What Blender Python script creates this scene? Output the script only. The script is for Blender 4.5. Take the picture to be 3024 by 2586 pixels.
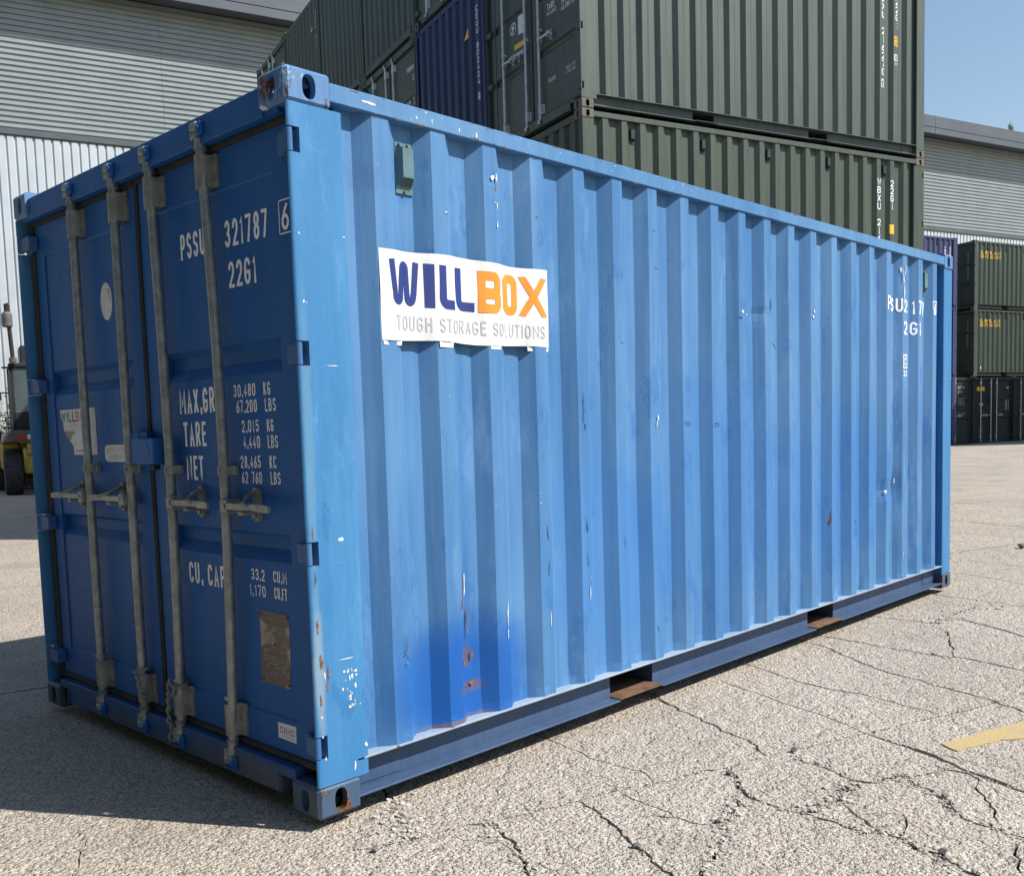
import bpy, bmesh, math, random
from mathutils import Vector, Matrix
from mathutils.geometry import delaunay_2d_cdt
R = math.radians
random.seed(7)
for o in list(bpy.data.objects): bpy.data.objects.remove(o)
sc = bpy.context.scene
COL = sc.collection

# ------------------------------------------------------------------ camera, sky, sun, exposure
cam_d = bpy.data.cameras.new('camera'); cam = bpy.data.objects.new('camera', cam_d); COL.objects.link(cam)
cam_d.sensor_fit = 'HORIZONTAL'; cam_d.sensor_width = 36
cam_d.lens = 36 * 2875.28 / 3024; cam_d.shift_y = 210.8 / 3024
cam_d.clip_start = .05; cam_d.clip_end = 2000
cam.matrix_world = Matrix.Translation((-1.90989, -2.81837, 1.36975)) @ Matrix.Rotation(R(-46.14832), 4, 'Z') @ Matrix.Rotation(R(85.14761), 4, 'X') @ Matrix.Rotation(R(-1.70513), 4, 'Z')
sc.camera = cam
SUN_EL = R(47.3); SUN = Vector((.507 * math.cos(SUN_EL), -.862 * math.cos(SUN_EL), math.sin(SUN_EL)))
w = bpy.data.worlds.new('World'); sc.world = w; w.use_nodes = True
nt = w.node_tree; bg = nt.nodes['Background']
sky = nt.nodes.new('ShaderNodeTexSky'); sky.sky_type = 'NISHITA'; sky.sun_disc = False
sky.sun_elevation = SUN_EL; sky.sun_rotation = math.atan2(SUN.x, SUN.y); sky.altitude = 50
sky.air_density = 1.25; sky.dust_density = .5; sky.ozone_density = 1.0
nt.links.new(sky.outputs[0], bg.inputs[0]); bg.inputs[1].default_value = .104
sd = bpy.data.lights.new('sun', 'SUN'); sd.energy = 5.0; sd.angle = R(.53); sd.color = (1, .955, .89)
so = bpy.data.objects.new('sun', sd); COL.objects.link(so); so.rotation_euler = SUN.to_track_quat('Z', 'Y').to_euler()
cy = sc.cycles; cy.max_bounces = 4; cy.diffuse_bounces = 2; cy.glossy_bounces = 2; cy.transmission_bounces = 2; cy.caustics_reflective = cy.caustics_refractive = False
vs = sc.view_settings; vs.view_transform = 'Standard'; vs.look = 'None'; vs.exposure = .45; vs.gamma = 1; vs.use_curve_mapping = False

# ------------------------------------------------------------------ helpers
class MB:
    def __init__(s): s.v = []; s.f = []
    def add(s, vs, fs):
        k = len(s.v); s.v += [tuple(p) for p in vs]; s.f += [tuple(i + k for i in f) for f in fs]; return s
    def box(s, x0, x1, y0, y1, z0, z1, c=0):
        if c <= 0:
            vs = [(x, y, z) for z in (z0, z1) for y in (y0, y1) for x in (x0, x1)]
            return s.add(vs, [(0, 2, 3, 1), (4, 5, 7, 6), (0, 1, 5, 4), (2, 6, 7, 3), (0, 4, 6, 2), (1, 3, 7, 5)])
        c = min(c, (x1 - x0) * .49, (y1 - y0) * .49, (z1 - z0) * .49)
        lo = (x0, y0, z0); hi = (x1, y1, z1); vs = []; ix = {}
        for a in (0, 1):
            for b in (0, 1):
                for d in (0, 1):
                    sg = (a, b, d)
                    for ax in range(3):
                        p = [0, 0, 0]
                        for k in range(3):
                            e = hi[k] if sg[k] else lo[k]
                            p[k] = e if k == ax else e + (-c if sg[k] else c)
                        ix[(sg, ax)] = len(vs); vs.append(tuple(p))
        fs = []
        for ax in range(3):
            o1, o2 = [k for k in range(3) if k != ax]
            for sg in (0, 1):
                q = []
                for (i, j) in ((0, 0), (1, 0), (1, 1), (0, 1)):
                    t = [0, 0, 0]; t[ax] = sg; t[o1] = i; t[o2] = j; q.append(ix[(tuple(t), ax)])
                fs.append(q)
            for i in (0, 1):
                for j in (0, 1):
                    t0 = [0, 0, 0]; t1 = [0, 0, 0]; t0[o1] = t1[o1] = i; t0[o2] = t1[o2] = j; t1[ax] = 1
                    fs.append([ix[(tuple(t0), o1)], ix[(tuple(t1), o1)], ix[(tuple(t1), o2)], ix[(tuple(t0), o2)]])
        for a in (0, 1):
            for b in (0, 1):
                for d in (0, 1): fs.append([ix[((a, b, d), k)] for k in range(3)])
        return s.add(vs, fs)
    def obox(s, c, ax, ay, az):           # oriented box, half axes
        c = Vector(c); vs = [c + Vector(ax) * i + Vector(ay) * j + Vector(az) * k for k in (-1, 1) for j in (-1, 1) for i in (-1, 1)]
        return s.add(vs, [(0, 2, 3, 1), (4, 5, 7, 6), (0, 1, 5, 4), (2, 6, 7, 3), (0, 4, 6, 2), (1, 3, 7, 5)])
    def tube(s, path, r, n=10, cap=True):
        path = [Vector(p) for p in path]; rs = r if isinstance(r, (list, tuple)) else [r] * len(path)
        k = len(s.v); t0 = (path[1] - path[0]).normalized()
        u = t0.orthogonal().normalized()
        for i, p in enumerate(path):
            a = path[max(i - 1, 0)]; b = path[min(i + 1, len(path) - 1)]; t = (b - a)
            t = t.normalized() if t.length > 1e-9 else t0
            u = (u - t * u.dot(t)); u = u.normalized() if u.length > 1e-6 else t.orthogonal().normalized(); v = t.cross(u)
            for j in range(n):
                th = 2 * math.pi * j / n; s.v.append(tuple(p + (u * math.cos(th) + v * math.sin(th)) * rs[i]))
        for i in range(len(path) - 1):
            for j in range(n):
                s.f.append((k + i * n + j, k + i * n + (j + 1) % n, k + (i + 1) * n + (j + 1) % n, k + (i + 1) * n + j))
        if cap:
            s.f.append(tuple(k + j for j in range(n))[::-1]); s.f.append(tuple(k + (len(path) - 1) * n + j for j in range(n)))
        return s
    def prism(s, poly, f0, f1):           # poly of 2d points; f0/f1 map a 2d point to 3d (front, back)
        n = len(poly); vs = [f0(*p) for p in poly] + [f1(*p) for p in poly]
        return s.add(vs, [tuple(range(n)), tuple(range(2 * n - 1, n - 1, -1))] + [(i, (i + 1) % n, n + (i + 1) % n, n + i) for i in range(n)])
    def mirror(s, cx=None, cy=None, cz=None):
        m = MB(); fl = 0
        for q in (cx, cy, cz): fl ^= q is not None
        m.v = [(2 * cx - x if cx is not None else x, 2 * cy - y if cy is not None else y, 2 * cz - z if cz is not None else z) for x, y, z in s.v]
        m.f = [f[::-1] if fl else f for f in s.f]; return m
    def mesh(s, name, mat=None, smooth=False, fix=True):
        me = bpy.data.meshes.new(name); me.from_pydata(s.v, [], s.f)
        if fix:
            b = bmesh.new(); b.from_mesh(me); bmesh.ops.recalc_face_normals(b, faces=b.faces); b.to_mesh(me); b.free()
        me.materials.append(mat)
        if smooth:
            me.polygons.foreach_set('use_smooth', [True] * len(me.polygons))
            try: me.set_sharp_from_angle(angle=R(38))
            except Exception: pass
        me.update(); return me
    def build(s, name, mat, parent=None, smooth=False, fix=True): return link(name, s.mesh(name, mat, smooth, fix), parent)

def link(name, me, parent=None, mat=None, loc=None):
    o = bpy.data.objects.new(name, me); COL.objects.link(o); o.parent = parent
    if loc: o.location = loc
    if mat is not None and me is not None and me.materials[0] is not mat:
        o.material_slots[0].link = 'OBJECT'; o.material_slots[0].material = mat
    return o
def tag(o, label=None, cat=None, group=None, kind=None):
    for k, v in (('label', label), ('category', cat), ('group', group), ('kind', kind)):
        if v: o[k] = v
    return o
def empty(name, loc, rz=0, label=None, cat=None, group=None):
    o = bpy.data.objects.new(name, None); COL.objects.link(o); o.location = loc; o.rotation_euler = (0, 0, rz); o.empty_display_size = .2
    return tag(o, label, cat, group)

# ------------------------------------------------------------------ materials
class NT:
    def __init__(s, name):
        s.m = bpy.data.materials.new(name); s.m.use_nodes = True; s.t = s.m.node_tree; s.b = s.t.nodes['Principled BSDF']
        s.co = s.n('TexCoord').outputs['Object']
    def n(s, typ): return s.t.nodes.new('ShaderNode' + typ)
    def set(s, sock, v):
        if hasattr(v, 'is_output'): s.t.links.new(v, sock)
        elif isinstance(v, (tuple, list)) and len(v) == 3 and sock.type == 'RGBA': sock.default_value = (*v, 1)
        else: sock.default_value = v
    def map(s, scale=(1, 1, 1), loc=(0, 0, 0)):
        m = s.n('Mapping'); s.set(m.inputs[0], s.co); m.inputs['Scale'].default_value = scale; m.inputs['Location'].default_value = loc; return m.outputs[0]
    def noise(s, scale, detail=3, rough=.55, vec=None, dist=0):
        q = s.n('TexNoise'); s.set(q.inputs['Vector'], vec or s.co); q.inputs['Scale'].default_value = scale; q.inputs['Detail'].default_value = detail
        q.inputs['Roughness'].default_value = rough; q.inputs['Distortion'].default_value = dist; return q.outputs[0]
    def vor(s, scale, vec=None, feature='F1'):
        q = s.n('TexVoronoi'); q.feature = feature; s.set(q.inputs['Vector'], vec or s.co); q.inputs['Scale'].default_value = scale; return q
    def ramp(s, v, a, b, lo=0., hi=1.):
        q = s.n('MapRange'); q.interpolation_type = 'SMOOTHSTEP'; s.set(q.inputs[0], v); q.inputs[1].default_value = a; q.inputs[2].default_value = b
        q.inputs[3].default_value = lo; q.inputs[4].default_value = hi; return q.outputs[0]
    def mix(s, f, a, b, mode='MIX'):
        q = s.n('Mix'); q.data_type = 'RGBA'; q.blend_type = mode; s.set(q.inputs[0], f); s.set(q.inputs[6], a); s.set(q.inputs[7], b); return q.outputs[2]
    def math(s, op, a, b=0., c=None):
        q = s.n('Math'); q.operation = op; s.set(q.inputs[0], a); s.set(q.inputs[1], b)
        if c is not None: s.set(q.inputs[2], c)
        return q.outputs[0]
    def bump(s, h, strength=.2, dist=.01, nrm=None):
        q = s.n('Bump'); q.inputs['Strength'].default_value = strength; q.inputs['Distance'].default_value = dist; s.set(q.inputs['Height'], h)
        if nrm is not None: s.set(q.inputs['Normal'], nrm)
        s.t.links.new(q.outputs[0], s.b.inputs['Normal']); return q.outputs[0]
    def blob(s, c, r, soft=.6, wob=.35, ns=9.):      # soft-edged irregular spot round c with radii r
        m = s.n('Mapping'); s.set(m.inputs[0], s.co); m.vector_type = 'TEXTURE'; m.inputs['Location'].default_value = c; m.inputs['Scale'].default_value = r
        l = s.n('VectorMath'); l.operation = 'LENGTH'; s.set(l.inputs[0], m.outputs[0])
        d = s.math('ADD', l.outputs['Value'], s.math('MULTIPLY', s.math('SUBTRACT', s.noise(ns, 4), .5), wob * 2))
        return s.ramp(d, 1 - soft * .5, 1 + soft * .5, 1, 0)
    def out(s, col, rough=.5, metal=0., spec=.5):
        s.set(s.b.inputs['Base Color'], col); s.set(s.b.inputs['Roughness'], rough); s.set(s.b.inputs['Metallic'], metal); s.b.inputs['Specular IOR Level'].default_value = spec
        return s.m
def plain(name, col, rough=.5, metal=0., var=.12, ns=8., spec=.5):
    t = NT(name); d = tuple(c * (1 - var) for c in col); u = tuple(min(1, c * (1 + var)) for c in col)
    c = t.mix(t.ramp(t.noise(ns, 3), .3, .7), d, u)
    return t.out(c, rough, metal, spec)

def far_paint(name, base, fade):
    t = NT(name); st = t.noise(1., 3, .6, vec=t.map((14, 14, .8))); c = t.mix(t.ramp(st, .3, .7), base, fade)
    c = t.mix(t.math('MULTIPLY', t.ramp(t.noise(2.4, 3, .7), .54, .75), .35), c, tuple(x * .6 for x in base)); return t.out(c, .52, 0, .4)
def paint(name, base, fade, chips=.0, rust=.0, rough=.5, streak=.35, spots=(), blot=None):
    t = NT(name)
    big = t.noise(.9, 4, vec=t.map((1, 1, .55))); st = t.noise(1., 4, .65, vec=t.map((16, 16, .9))); fine = t.noise(70, 3)
    f = t.math('ADD', t.math('MULTIPLY', t.ramp(big, .3, .7), .6), t.math('MULTIPLY', t.ramp(st, .3, .72), streak))
    c = t.mix(f, base, fade)
    c = t.mix(t.ramp(fine, .35, .7, 0, .16), c, tuple(min(1, x * 1.5) for x in base))
    sc_ = t.noise(1., 3, .6, vec=t.map((5, 5, 60), (3, 1, 0)))
    c = t.mix(t.math('MULTIPLY', t.ramp(sc_, .70, .76), .22), c, tuple(min(1, x * 2 + .06) for x in base))
    dk = t.noise(3.2, 6, .7, vec=t.map((1, 1, .5), (7, 2, 5)))
    c = t.mix(t.math('MULTIPLY', t.ramp(dk, .56, .75), .30), c, tuple(x * .42 for x in base))
    if blot:
        bn = t.noise(4.5, 6, .72, vec=t.map((1, 1, .45), (2, 6, 3))); c = t.mix(t.math('MULTIPLY', t.ramp(bn, .575, .62), .42), c, blot)
        ck_ = t.noise(3.0, 6, .75, vec=t.map((1, 1, .3), (8, 1, 7))); c = t.mix(t.math('MULTIPLY', t.ramp(ck_, .54, .68), .35), c, tuple(min(1, x * 1.25 + .04) for x in fade))
    for (cc, r, colr, amt, soft, wob, ns) in spots:
        c = t.mix(t.math('MULTIPLY', t.blob(cc, r, soft, wob, ns), amt), c, colr)
    if chips:
        ch = t.math('MULTIPLY', t.ramp(t.noise(26, 4, .7, vec=t.map((1, 1, 1), (4, 4, 4))), .80 - chips * .08, .83 - chips * .08), t.ramp(t.noise(2.3, 3), .45, .62))
        c = t.mix(ch, c, (.62, .66, .68))
    rgh = t.ramp(fine, .3, .7, rough - .06, rough + .1)
    if rust:
        rn = t.math('MULTIPLY', t.ramp(t.noise(13, 6, .7, vec=t.map((1, 1, .5), (9, 3, 1))), .735 - rust * .1, .775 - rust * .1), 1.)
        c = t.mix(rn, c, t.mix(t.ramp(t.noise(90, 3), .35, .65), (.05, .026, .015), (.22, .09, .035)))
    t.bump(t.math('ADD', t.math('MULTIPLY', fine, .3), t.noise(6, 3)), .10, .01)
    return t.out(c, rgh, 0, .3)

BLUE = (.036, .138, .325); BFADE = (.105, .238, .430)
REP = (.006, .092, .36)
M = {}
M['blue'] = paint('blue_container_paint', BLUE, BFADE, chips=.25, rust=.0, blot=(.02, .115, .36), streak=.5, spots=[
    ((.80, 0, .30), (.33, .3, .28), REP, .92, .8, .5, 3.5), ((.62, 0, .36), (.24, .3, .22), REP, .6, 1.0, .6, 4.), ((1.0, 0, .42), (.16, .3, .16), REP, .4, 1.0, .5, 6.),
    ((1.75, 0, .75), (.5, .3, .55), (.03, .155, .43), .5, .9, .5, 3.), ((2.7, 0, 1.0), (.7, .3, .6), (.026, .14, .40), .45, .9, .5, 3.), ((4.1, 0, .9), (.8, .3, .5), (.03, .15, .42), .5, .9, .5, 3.),
    ((.80, 0, .31), (.09, .1, .03), (.16, .085, .04), .5, .5, .7, 16.), ((.78, 0, .44), (.05, .1, .05), (.15, .08, .04), .55, .5, .8, 18.), ((.70, 0, .19), (.2, .1, .012), (.2, .12, .08), .6, .6, .5, 14.)])
M['post'] = paint('repainted_post_blue', (.026, .150, .345), (.072, .235, .445), chips=.3, rust=.0, blot=(.02, .12, .30), spots=[((.03, 0, .55), (.02, .1, .22), (.30, .36, .36), .55, .9, .6, 14.), ((.03, 0, 1.3), (.018, .1, .5), (.13, .26, .36), .5, .9, .6, 10.)])
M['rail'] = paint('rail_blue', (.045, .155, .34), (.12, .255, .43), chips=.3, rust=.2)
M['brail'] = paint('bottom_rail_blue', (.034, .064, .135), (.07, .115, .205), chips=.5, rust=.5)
M['lip'] = paint('sunlit_worn_flange', (.20, .27, .36), (.36, .42, .47), chips=1.5, rust=.9)  # sun on the flange painted as a pale base; chips and rust are wear
M['door'] = paint('door_blue', (.009, .088, .31), (.018, .112, .36), chips=.12, rust=.0, streak=.25)
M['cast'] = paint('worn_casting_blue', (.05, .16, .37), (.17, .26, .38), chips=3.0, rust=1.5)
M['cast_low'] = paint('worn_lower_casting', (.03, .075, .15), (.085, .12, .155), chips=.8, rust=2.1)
M['sill'] = paint('worn_sill', (.010, .066, .24), (.035, .085, .17), chips=.3, rust=.8, spots=[((.01, .50, .08), (.1, .34, .06), (.13, .115, .09), .6, .9, .7, 9.), ((.01, 1.5, .06), (.1, .5, .03), (.08, .08, .08), .5, .9, .7, 9.)])
M['hinge'] = paint('hinge_blue', (.022, .10, .28), (.10, .19, .34), chips=.9, rust=.9)
M['green'] = far_paint('dark_green_paint', (.056, .077, .066), (.079, .101, .086))
M['green_b'] = far_paint('bronze_green_paint', (.044, .062, .047), (.063, .082, .062))
M['navy'] = far_paint('navy_paint', (.009, .021, .075), (.015, .03, .10))
M['violet'] = far_paint('violet_navy_paint', (.035, .042, .11), (.05, .056, .14))
M['black_green'] = far_paint('black_green_paint', (.013, .021, .020), (.019, .028, .026))
M['steel'] = plain('galvanised_steel', (.27, .29, .285), .42, .4, .22, 22)
M['steel_b'] = plain('bright_galvanised_steel', (.52, .55, .56), .42, .35, .15, 14)
M['tarn'] = plain('tarnished_bracket_steel', (.235, .245, .22), .5, .25, .22, 18)
M['rubber'] = plain('black_rubber', (.022, .022, .02), .8, 0, .3, 12)
M['hole'] = plain('dark_recess', (.02, .02, .022), .9)
M['floor'] = plain('dark_underside', (.035, .034, .034), .9, 0, .3)
M['rustplate'] = plain('rusty_plate', (.13, .07, .042), .85, 0, .35, 14)
M['white'] = plain('white_lettering', (.84, .86, .90), .55, 0, .05, 30)
M['yellow'] = plain('yellow_sticker', (.78, .47, .03), .5, 0, .08, 20)
M['orange'] = plain('orange_print', (.74, .25, .018), .45, 0, .04, 8)
M['navyprint'] = plain('navy_print', (.010, .026, .18), .45, 0, .1, 8)
M['greyprint'] = plain('grey_print', (.40, .41, .43), .5, 0, .08, 8)
M['blackprint'] = plain('black_print', (.02, .022, .03), .5)
M['rustprint'] = plain('faded_orange_print', (.48, .14, .04), .5)
M['cimcprint'] = plain('blue_print', (.02, .11, .40), .5)
M['chip'] = plain('bare_primer_chip', (.66, .67, .66), .6, 0, .25, 60)
M['rust'] = plain('rust_mark', (.17, .085, .04), .85, 0, .5, 45)
M['darkmark'] = plain('dark_scuff', (.03, .085, .22), .6, 0, .3, 40)
M['vent'] = plain('teal_plastic_vent', (.085, .165, .185), .42, 0, .1, 12)
M['rope'] = plain('dirty_rope', (.24, .23, .20), .9, 0, .3, 120)
M['sticker'] = plain('white_sticker', (.66, .67, .70), .5, 0, .06, 14)
M['stone'] = plain('grey_stone', (.16, .15, .15), .85, 0, .3, 40)
M['glass'] = plain('dark_cab_glass', (.06, .085, .10), .08, 0, .1, 3)
M['redlamp'] = plain('red_tail_lamp', (.30, .02, .025), .3, 0, .2, 20)
M['tyre'] = plain('tyre_rubber', (.045, .045, .047), .85, 0, .3, 9)
M['truckyellow'] = plain('dirty_yellow_paint', (.42, .29, .055), .6, 0, .25, 5)
M['truckgrey'] = plain('grey_metal', (.11, .108, .10), .6, 0, .25, 6)
M['truckblack'] = plain('black_metal', (.016, .016, .018), .6, 0, .2, 6)
M['clad'] = plain('grey_cladding', (.29, .325, .325), .5, .0, .05, 1.2)
M['wclad'] = plain('pale_cladding', (.53, .57, .595), .42, .1, .06, 1.1)
M['fascia'] = plain('dark_grey_fascia', (.085, .10, .118), .5, 0, .06, 1.0)
M['flash'] = plain('flashing_grey', (.09, .10, .11), .5, 0, .08, 2)
M['leaf'] = plain('leaf_green', (.10, .135, .06), .6, 0, .4, 20)
M['flower'] = plain('pale_blossom', (.42, .42, .36), .7, 0, .2, 20)
M['stem'] = plain('stem_brown', (.10, .08, .05), .8)
# faded banner vinyl
t = NT('banner_vinyl'); c = t.mix(t.ramp(t.noise(5, 4), .35, .7), (.68, .685, .68), (.60, .61, .61)); c = t.mix(t.math('MULTIPLY', t.ramp(t.noise(1., 4, .6, vec=t.map((40, 5, 2))), .55, .75), .25), c, (.42, .43, .43))
t.bump(t.noise(9, 4, .6), .5, .012); M['vinyl'] = t.out(c, .42)
# certificate plate
t = NT('certificate_plate'); c = t.mix(t.ramp(t.noise(4.2, 5, vec=t.map((1, 1, 1.6), (0, .4, .13))), .44, .5), (.42, .36, .29), (.15, .13, .12))
M['plate'] = t.out(t.mix(t.ramp(t.noise(80, 3), .3, .7, 0, .4), c, (.08, .07, .06)), .45, .3)
# exposed-aggregate concrete
t = NT('exposed_aggregate_concrete')
v1 = t.vor(64); v2 = t.vor(150)
sep = t.n('SeparateColor'); t.set(sep.inputs[0], v1.outputs['Color']); sp2 = t.n('SeparateColor'); t.set(sp2.inputs[0], v2.outputs['Color'])
c = t.mix(t.ramp(t.noise(.55, 4, .6), .3, .72), (.375, .325, .268), (.47, .41, .343))
c = t.mix(t.ramp(t.noise(110, 2), .35, .7, 0, .45), c, (.27, .23, .185))
c = t.mix(t.math('MULTIPLY', t.ramp(sp2.outputs[0], .64, .68), .75), c, (.60, .55, .475))
c = t.mix(t.math('MULTIPLY', t.ramp(sp2.outputs[1], .82, .86), .75), c, (.19, .15, .12))
rad = t.ramp(v1.outputs['Distance'], .40, .54, 1, 0)
peb = t.math('MULTIPLY', t.ramp(sep.outputs[0], .78, .80), rad)
c = t.mix(t.math('MULTIPLY', peb, .85), c, t.mix(sep.outputs[1], (.19, .135, .10), (.32, .27, .23)))
c = t.mix(t.math('MULTIPLY', t.math('MULTIPLY', t.ramp(sep.outputs[2], .86, .88), rad), .7), c, (.66, .62, .55))
stn = t.noise(1.1, 5, .65, vec=t.map((1, 1, 1), (3, 8, 0))); c = t.mix(t.math('MULTIPLY', t.ramp(stn, .50, .72), .42), c, (.25, .215, .175)); c = t.mix(t.math('MULTIPLY', t.ramp(t.noise(.7, 5, .7, vec=t.map((1, 1, 1), (11, 4, 0))), .54, .70), .35), c, (.54, .485, .415))
h = t.math('ADD', t.math('MULTIPLY', t.ramp(v1.outputs['Distance'], .1, .7, 1, 0), .9), t.math('ADD', t.math('MULTIPLY', t.ramp(v2.outputs['Distance'], .1, .8, 1, 0), .55), t.math('ADD', t.math('MULTIPLY', t.noise(32, 3, .65), 1.5), t.math('MULTIPLY', t.ramp(t.noise(13, 2, .6), .3, .55), 1.6))))
t.bump(h, .8, .0075); M['conc'] = t.out(c, .88, 0, .25)
t = NT('joint_dirt'); M['dirt'] = t.out(t.mix(t.ramp(t.noise(25, 4), .35, .65), (.10, .09, .078), (.24, .215, .19)), .95, 0, .1); 
t = NT('crumbled_concrete'); M['rubble'] = t.out(t.mix(t.ramp(t.noise(18, 3), .35, .65), (.32, .29, .255), (.50, .46, .41)), .9, 0, .2)
t = NT('worn_yellow_paint'); c = t.mix(t.ramp(t.noise(9, 5), .35, .7), (.47, .335, .12), (.42, .31, .15)); c = t.mix(t.ramp(t.noise(55, 4, .7), .50, .62), c, (.36, .30, .23)); t.bump(t.noise(60, 4), .6, .006); M['line'] = t.out(c, .85)

# ------------------------------------------------------------------ lettering: condensed stencil letters drawn as strokes
def A_(cx, cy, rx, ry, a0, a1, n=6): return [(cx + rx * math.cos(R(a0 + (a1 - a0) * k / n)), cy + ry * math.sin(R(a0 + (a1 - a0) * k / n))) for k in range(n + 1)]
Q = .26                                              # vertical radius of the round ends
OV = A_(.5, 1 - Q, .5, Q, 0, 180) + A_(.5, Q, .5, Q, 180, 360)
GL = {'0': [OV + ['c']], 'O': [OV + ['c']], 'I': [[(.5, 0), (.5, 1)]], '1': [[(.1, .82), (.62, 1), (.62, 0)]], '7': [[(0, 1), (1, 1), (.38, 0)]], 'L': [[(0, 1), (0, 0), (1, 0)]], 'T': [[(0, 1), (1, 1)], [(.5, 1), (.5, 0)]],
'2': [A_(.5, 1 - Q, .5, Q, 175, 0) + [(1, .66), (.9, .52), (0, .02), (0, 0), (1, 0)]], '3': [A_(.45, .76, .5, .24, 160, -90) + A_(.45, .26, .55, .26, 90, -160)], '4': [[(.72, 0), (.72, 1), (0, .28), (1, .28)]],
'5': [[(.95, 1), (.1, 1), (.05, .56)] + A_(.48, .32, .52, .3, 120, -160)], '6': [[(.85, .98), (.5, .8), (.05, .42)] + A_(.5, .27, .5, .27, 160, 520, 12)], '8': [A_(.5, .76, .44, .24, -90, 270, 12), A_(.5, .26, .5, .26, 90, 450, 12)],
'9': [[(.15, .02), (.5, .2), (.95, .58)] + A_(.5, .73, .5, .27, -20, 340, 12)], 'C': [A_(.5, 1 - Q, .5, Q, 10, 180) + A_(.5, Q, .5, Q, 180, 350)], 'G': [A_(.5, 1 - Q, .5, Q, 10, 180) + A_(.5, Q, .5, Q, 180, 360) + [(1, .46), (.56, .46)]],
'U': [[(0, 1)] + A_(.5, Q, .5, Q, 180, 360) + [(1, 1)]], 'S': [A_(.5, .75, .5, .25, 15, 180) + [(.1, .58), (.9, .42)] + A_(.5, .25, .5, .25, 0, -165)], 'P': [[(0, 0), (0, 1), (.55, 1)] + A_(.55, .73, .45, .27, 90, -90) + [(0, .46)]],
'R': [[(0, 0), (0, 1), (.55, 1)] + A_(.55, .74, .45, .26, 90, -90) + [(0, .48)], [(.5, .48), (1, 0)]], 'B': [[(0, 0), (0, 1), (.5, 1)] + A_(.5, .76, .44, .24, 90, -90) + [(0, .52)], [(.5, .52)] + A_(.5, .26, .5, .26, 90, -90) + [(0, 0)]],
'D': [[(0, 0), (0, 1), (.45, 1)] + A_(.45, 1 - Q, .55, Q, 90, 0) + A_(.45, Q, .55, Q, 0, -90) + [(0, 0)]], 'A': [[(0, 0), (.5, 1), (1, 0)], [(.17, .3), (.83, .3)]], 'M': [[(0, 0), (0, 1), (.5, .3), (1, 1), (1, 0)]], 'N': [[(0, 0), (0, 1), (1, 0), (1, 1)]],
'X': [[(0, 0), (1, 1)], [(0, 1), (1, 0)]], 'K': [[(0, 0), (0, 1)], [(1, 1), (0, .38)], [(.28, .55), (1, 0)]], 'E': [[(1, 1), (0, 1), (0, 0), (1, 0)], [(0, .53), (.82, .53)]], 'F': [[(1, 1), (0, 1), (0, 0)], [(0, .52), (.8, .52)]], 'H': [[(0, 0), (0, 1)], [(1, 0), (1, 1)], [(0, .52), (1, .52)]],
'W': [[(0, 1), (.24, 0), (.5, .85), (.76, 0), (1, 1)]], 'V': [[(0, 1), (.5, 0), (1, 1)]], 'Y': [[(0, 1), (.5, .48), (1, 1)], [(.5, .48), (.5, 0)]], '.': [[(.5, -.06), (.5, .10)]], ',': [[(.6, .08), (.4, -.1)]], '-': [[(0, .48), (1, .48)]]}
WD = {'N': 1.25, 'I': .3, '1': .62, '.': .25, ',': .25, 'M': 1.35, 'W': 1.45, ' ': .55, '-': .6, 'L': .85, 'E': .88, 'F': .85, 'T': .95}
def fl(u, v): return (u, 0, v)
SK = [0]
def stroke(mb, pts, w_, fn=fl, closed=False):          # thick mitred polyline
    P = [Vector(p) for p in pts]; n_ = len(P); L = []; Rr = []
    for i in range(n_):
        a = P[i - 1] if (i or closed) else None; b = P[(i + 1) % n_] if (i < n_ - 1 or closed) else None
        d1 = (P[i] - a).normalized() if a is not None else None; d2 = (b - P[i]).normalized() if b is not None else None
        d1 = d1 or d2; d2 = d2 or d1; t_ = (d1 + d2).normalized() if (d1 + d2).length > 1e-6 else d1; nn = Vector((-t_.y, t_.x)); k = w_ / 2 / max(.8, nn.dot(Vector((-d1.y, d1.x))))
        L.append(P[i] + nn * k); Rr.append(P[i] - nn * k)
    k = len(mb.v); nrm = (Vector(fn(1, 0)) - Vector(fn(0, 0))).cross(Vector(fn(0, 1)) - Vector(fn(0, 0))).normalized() * (-1 if fn is fl else 1); SK[0] += 1
    if fn is fl: nrm = Vector((0, -1, 0))
    elif abs(nrm.x) > .5: nrm = Vector((-1 if fn(0, 0)[0] < 3 else 1, 0, 0))
    o_ = lambda i: nrm * ((SK[0] % 3) * 2.2e-4 + i * 1.6e-5)
    mb.v += [tuple(Vector(fn(*p)) + o_(i)) for i, p in enumerate(L)] + [tuple(Vector(fn(*p)) + o_(i)) for i, p in enumerate(Rr)]
    for i in range(n_ if closed else n_ - 1): j = (i + 1) % n_; mb.f.append((k + i, k + j, k + n_ + j, k + n_ + i))
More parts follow.
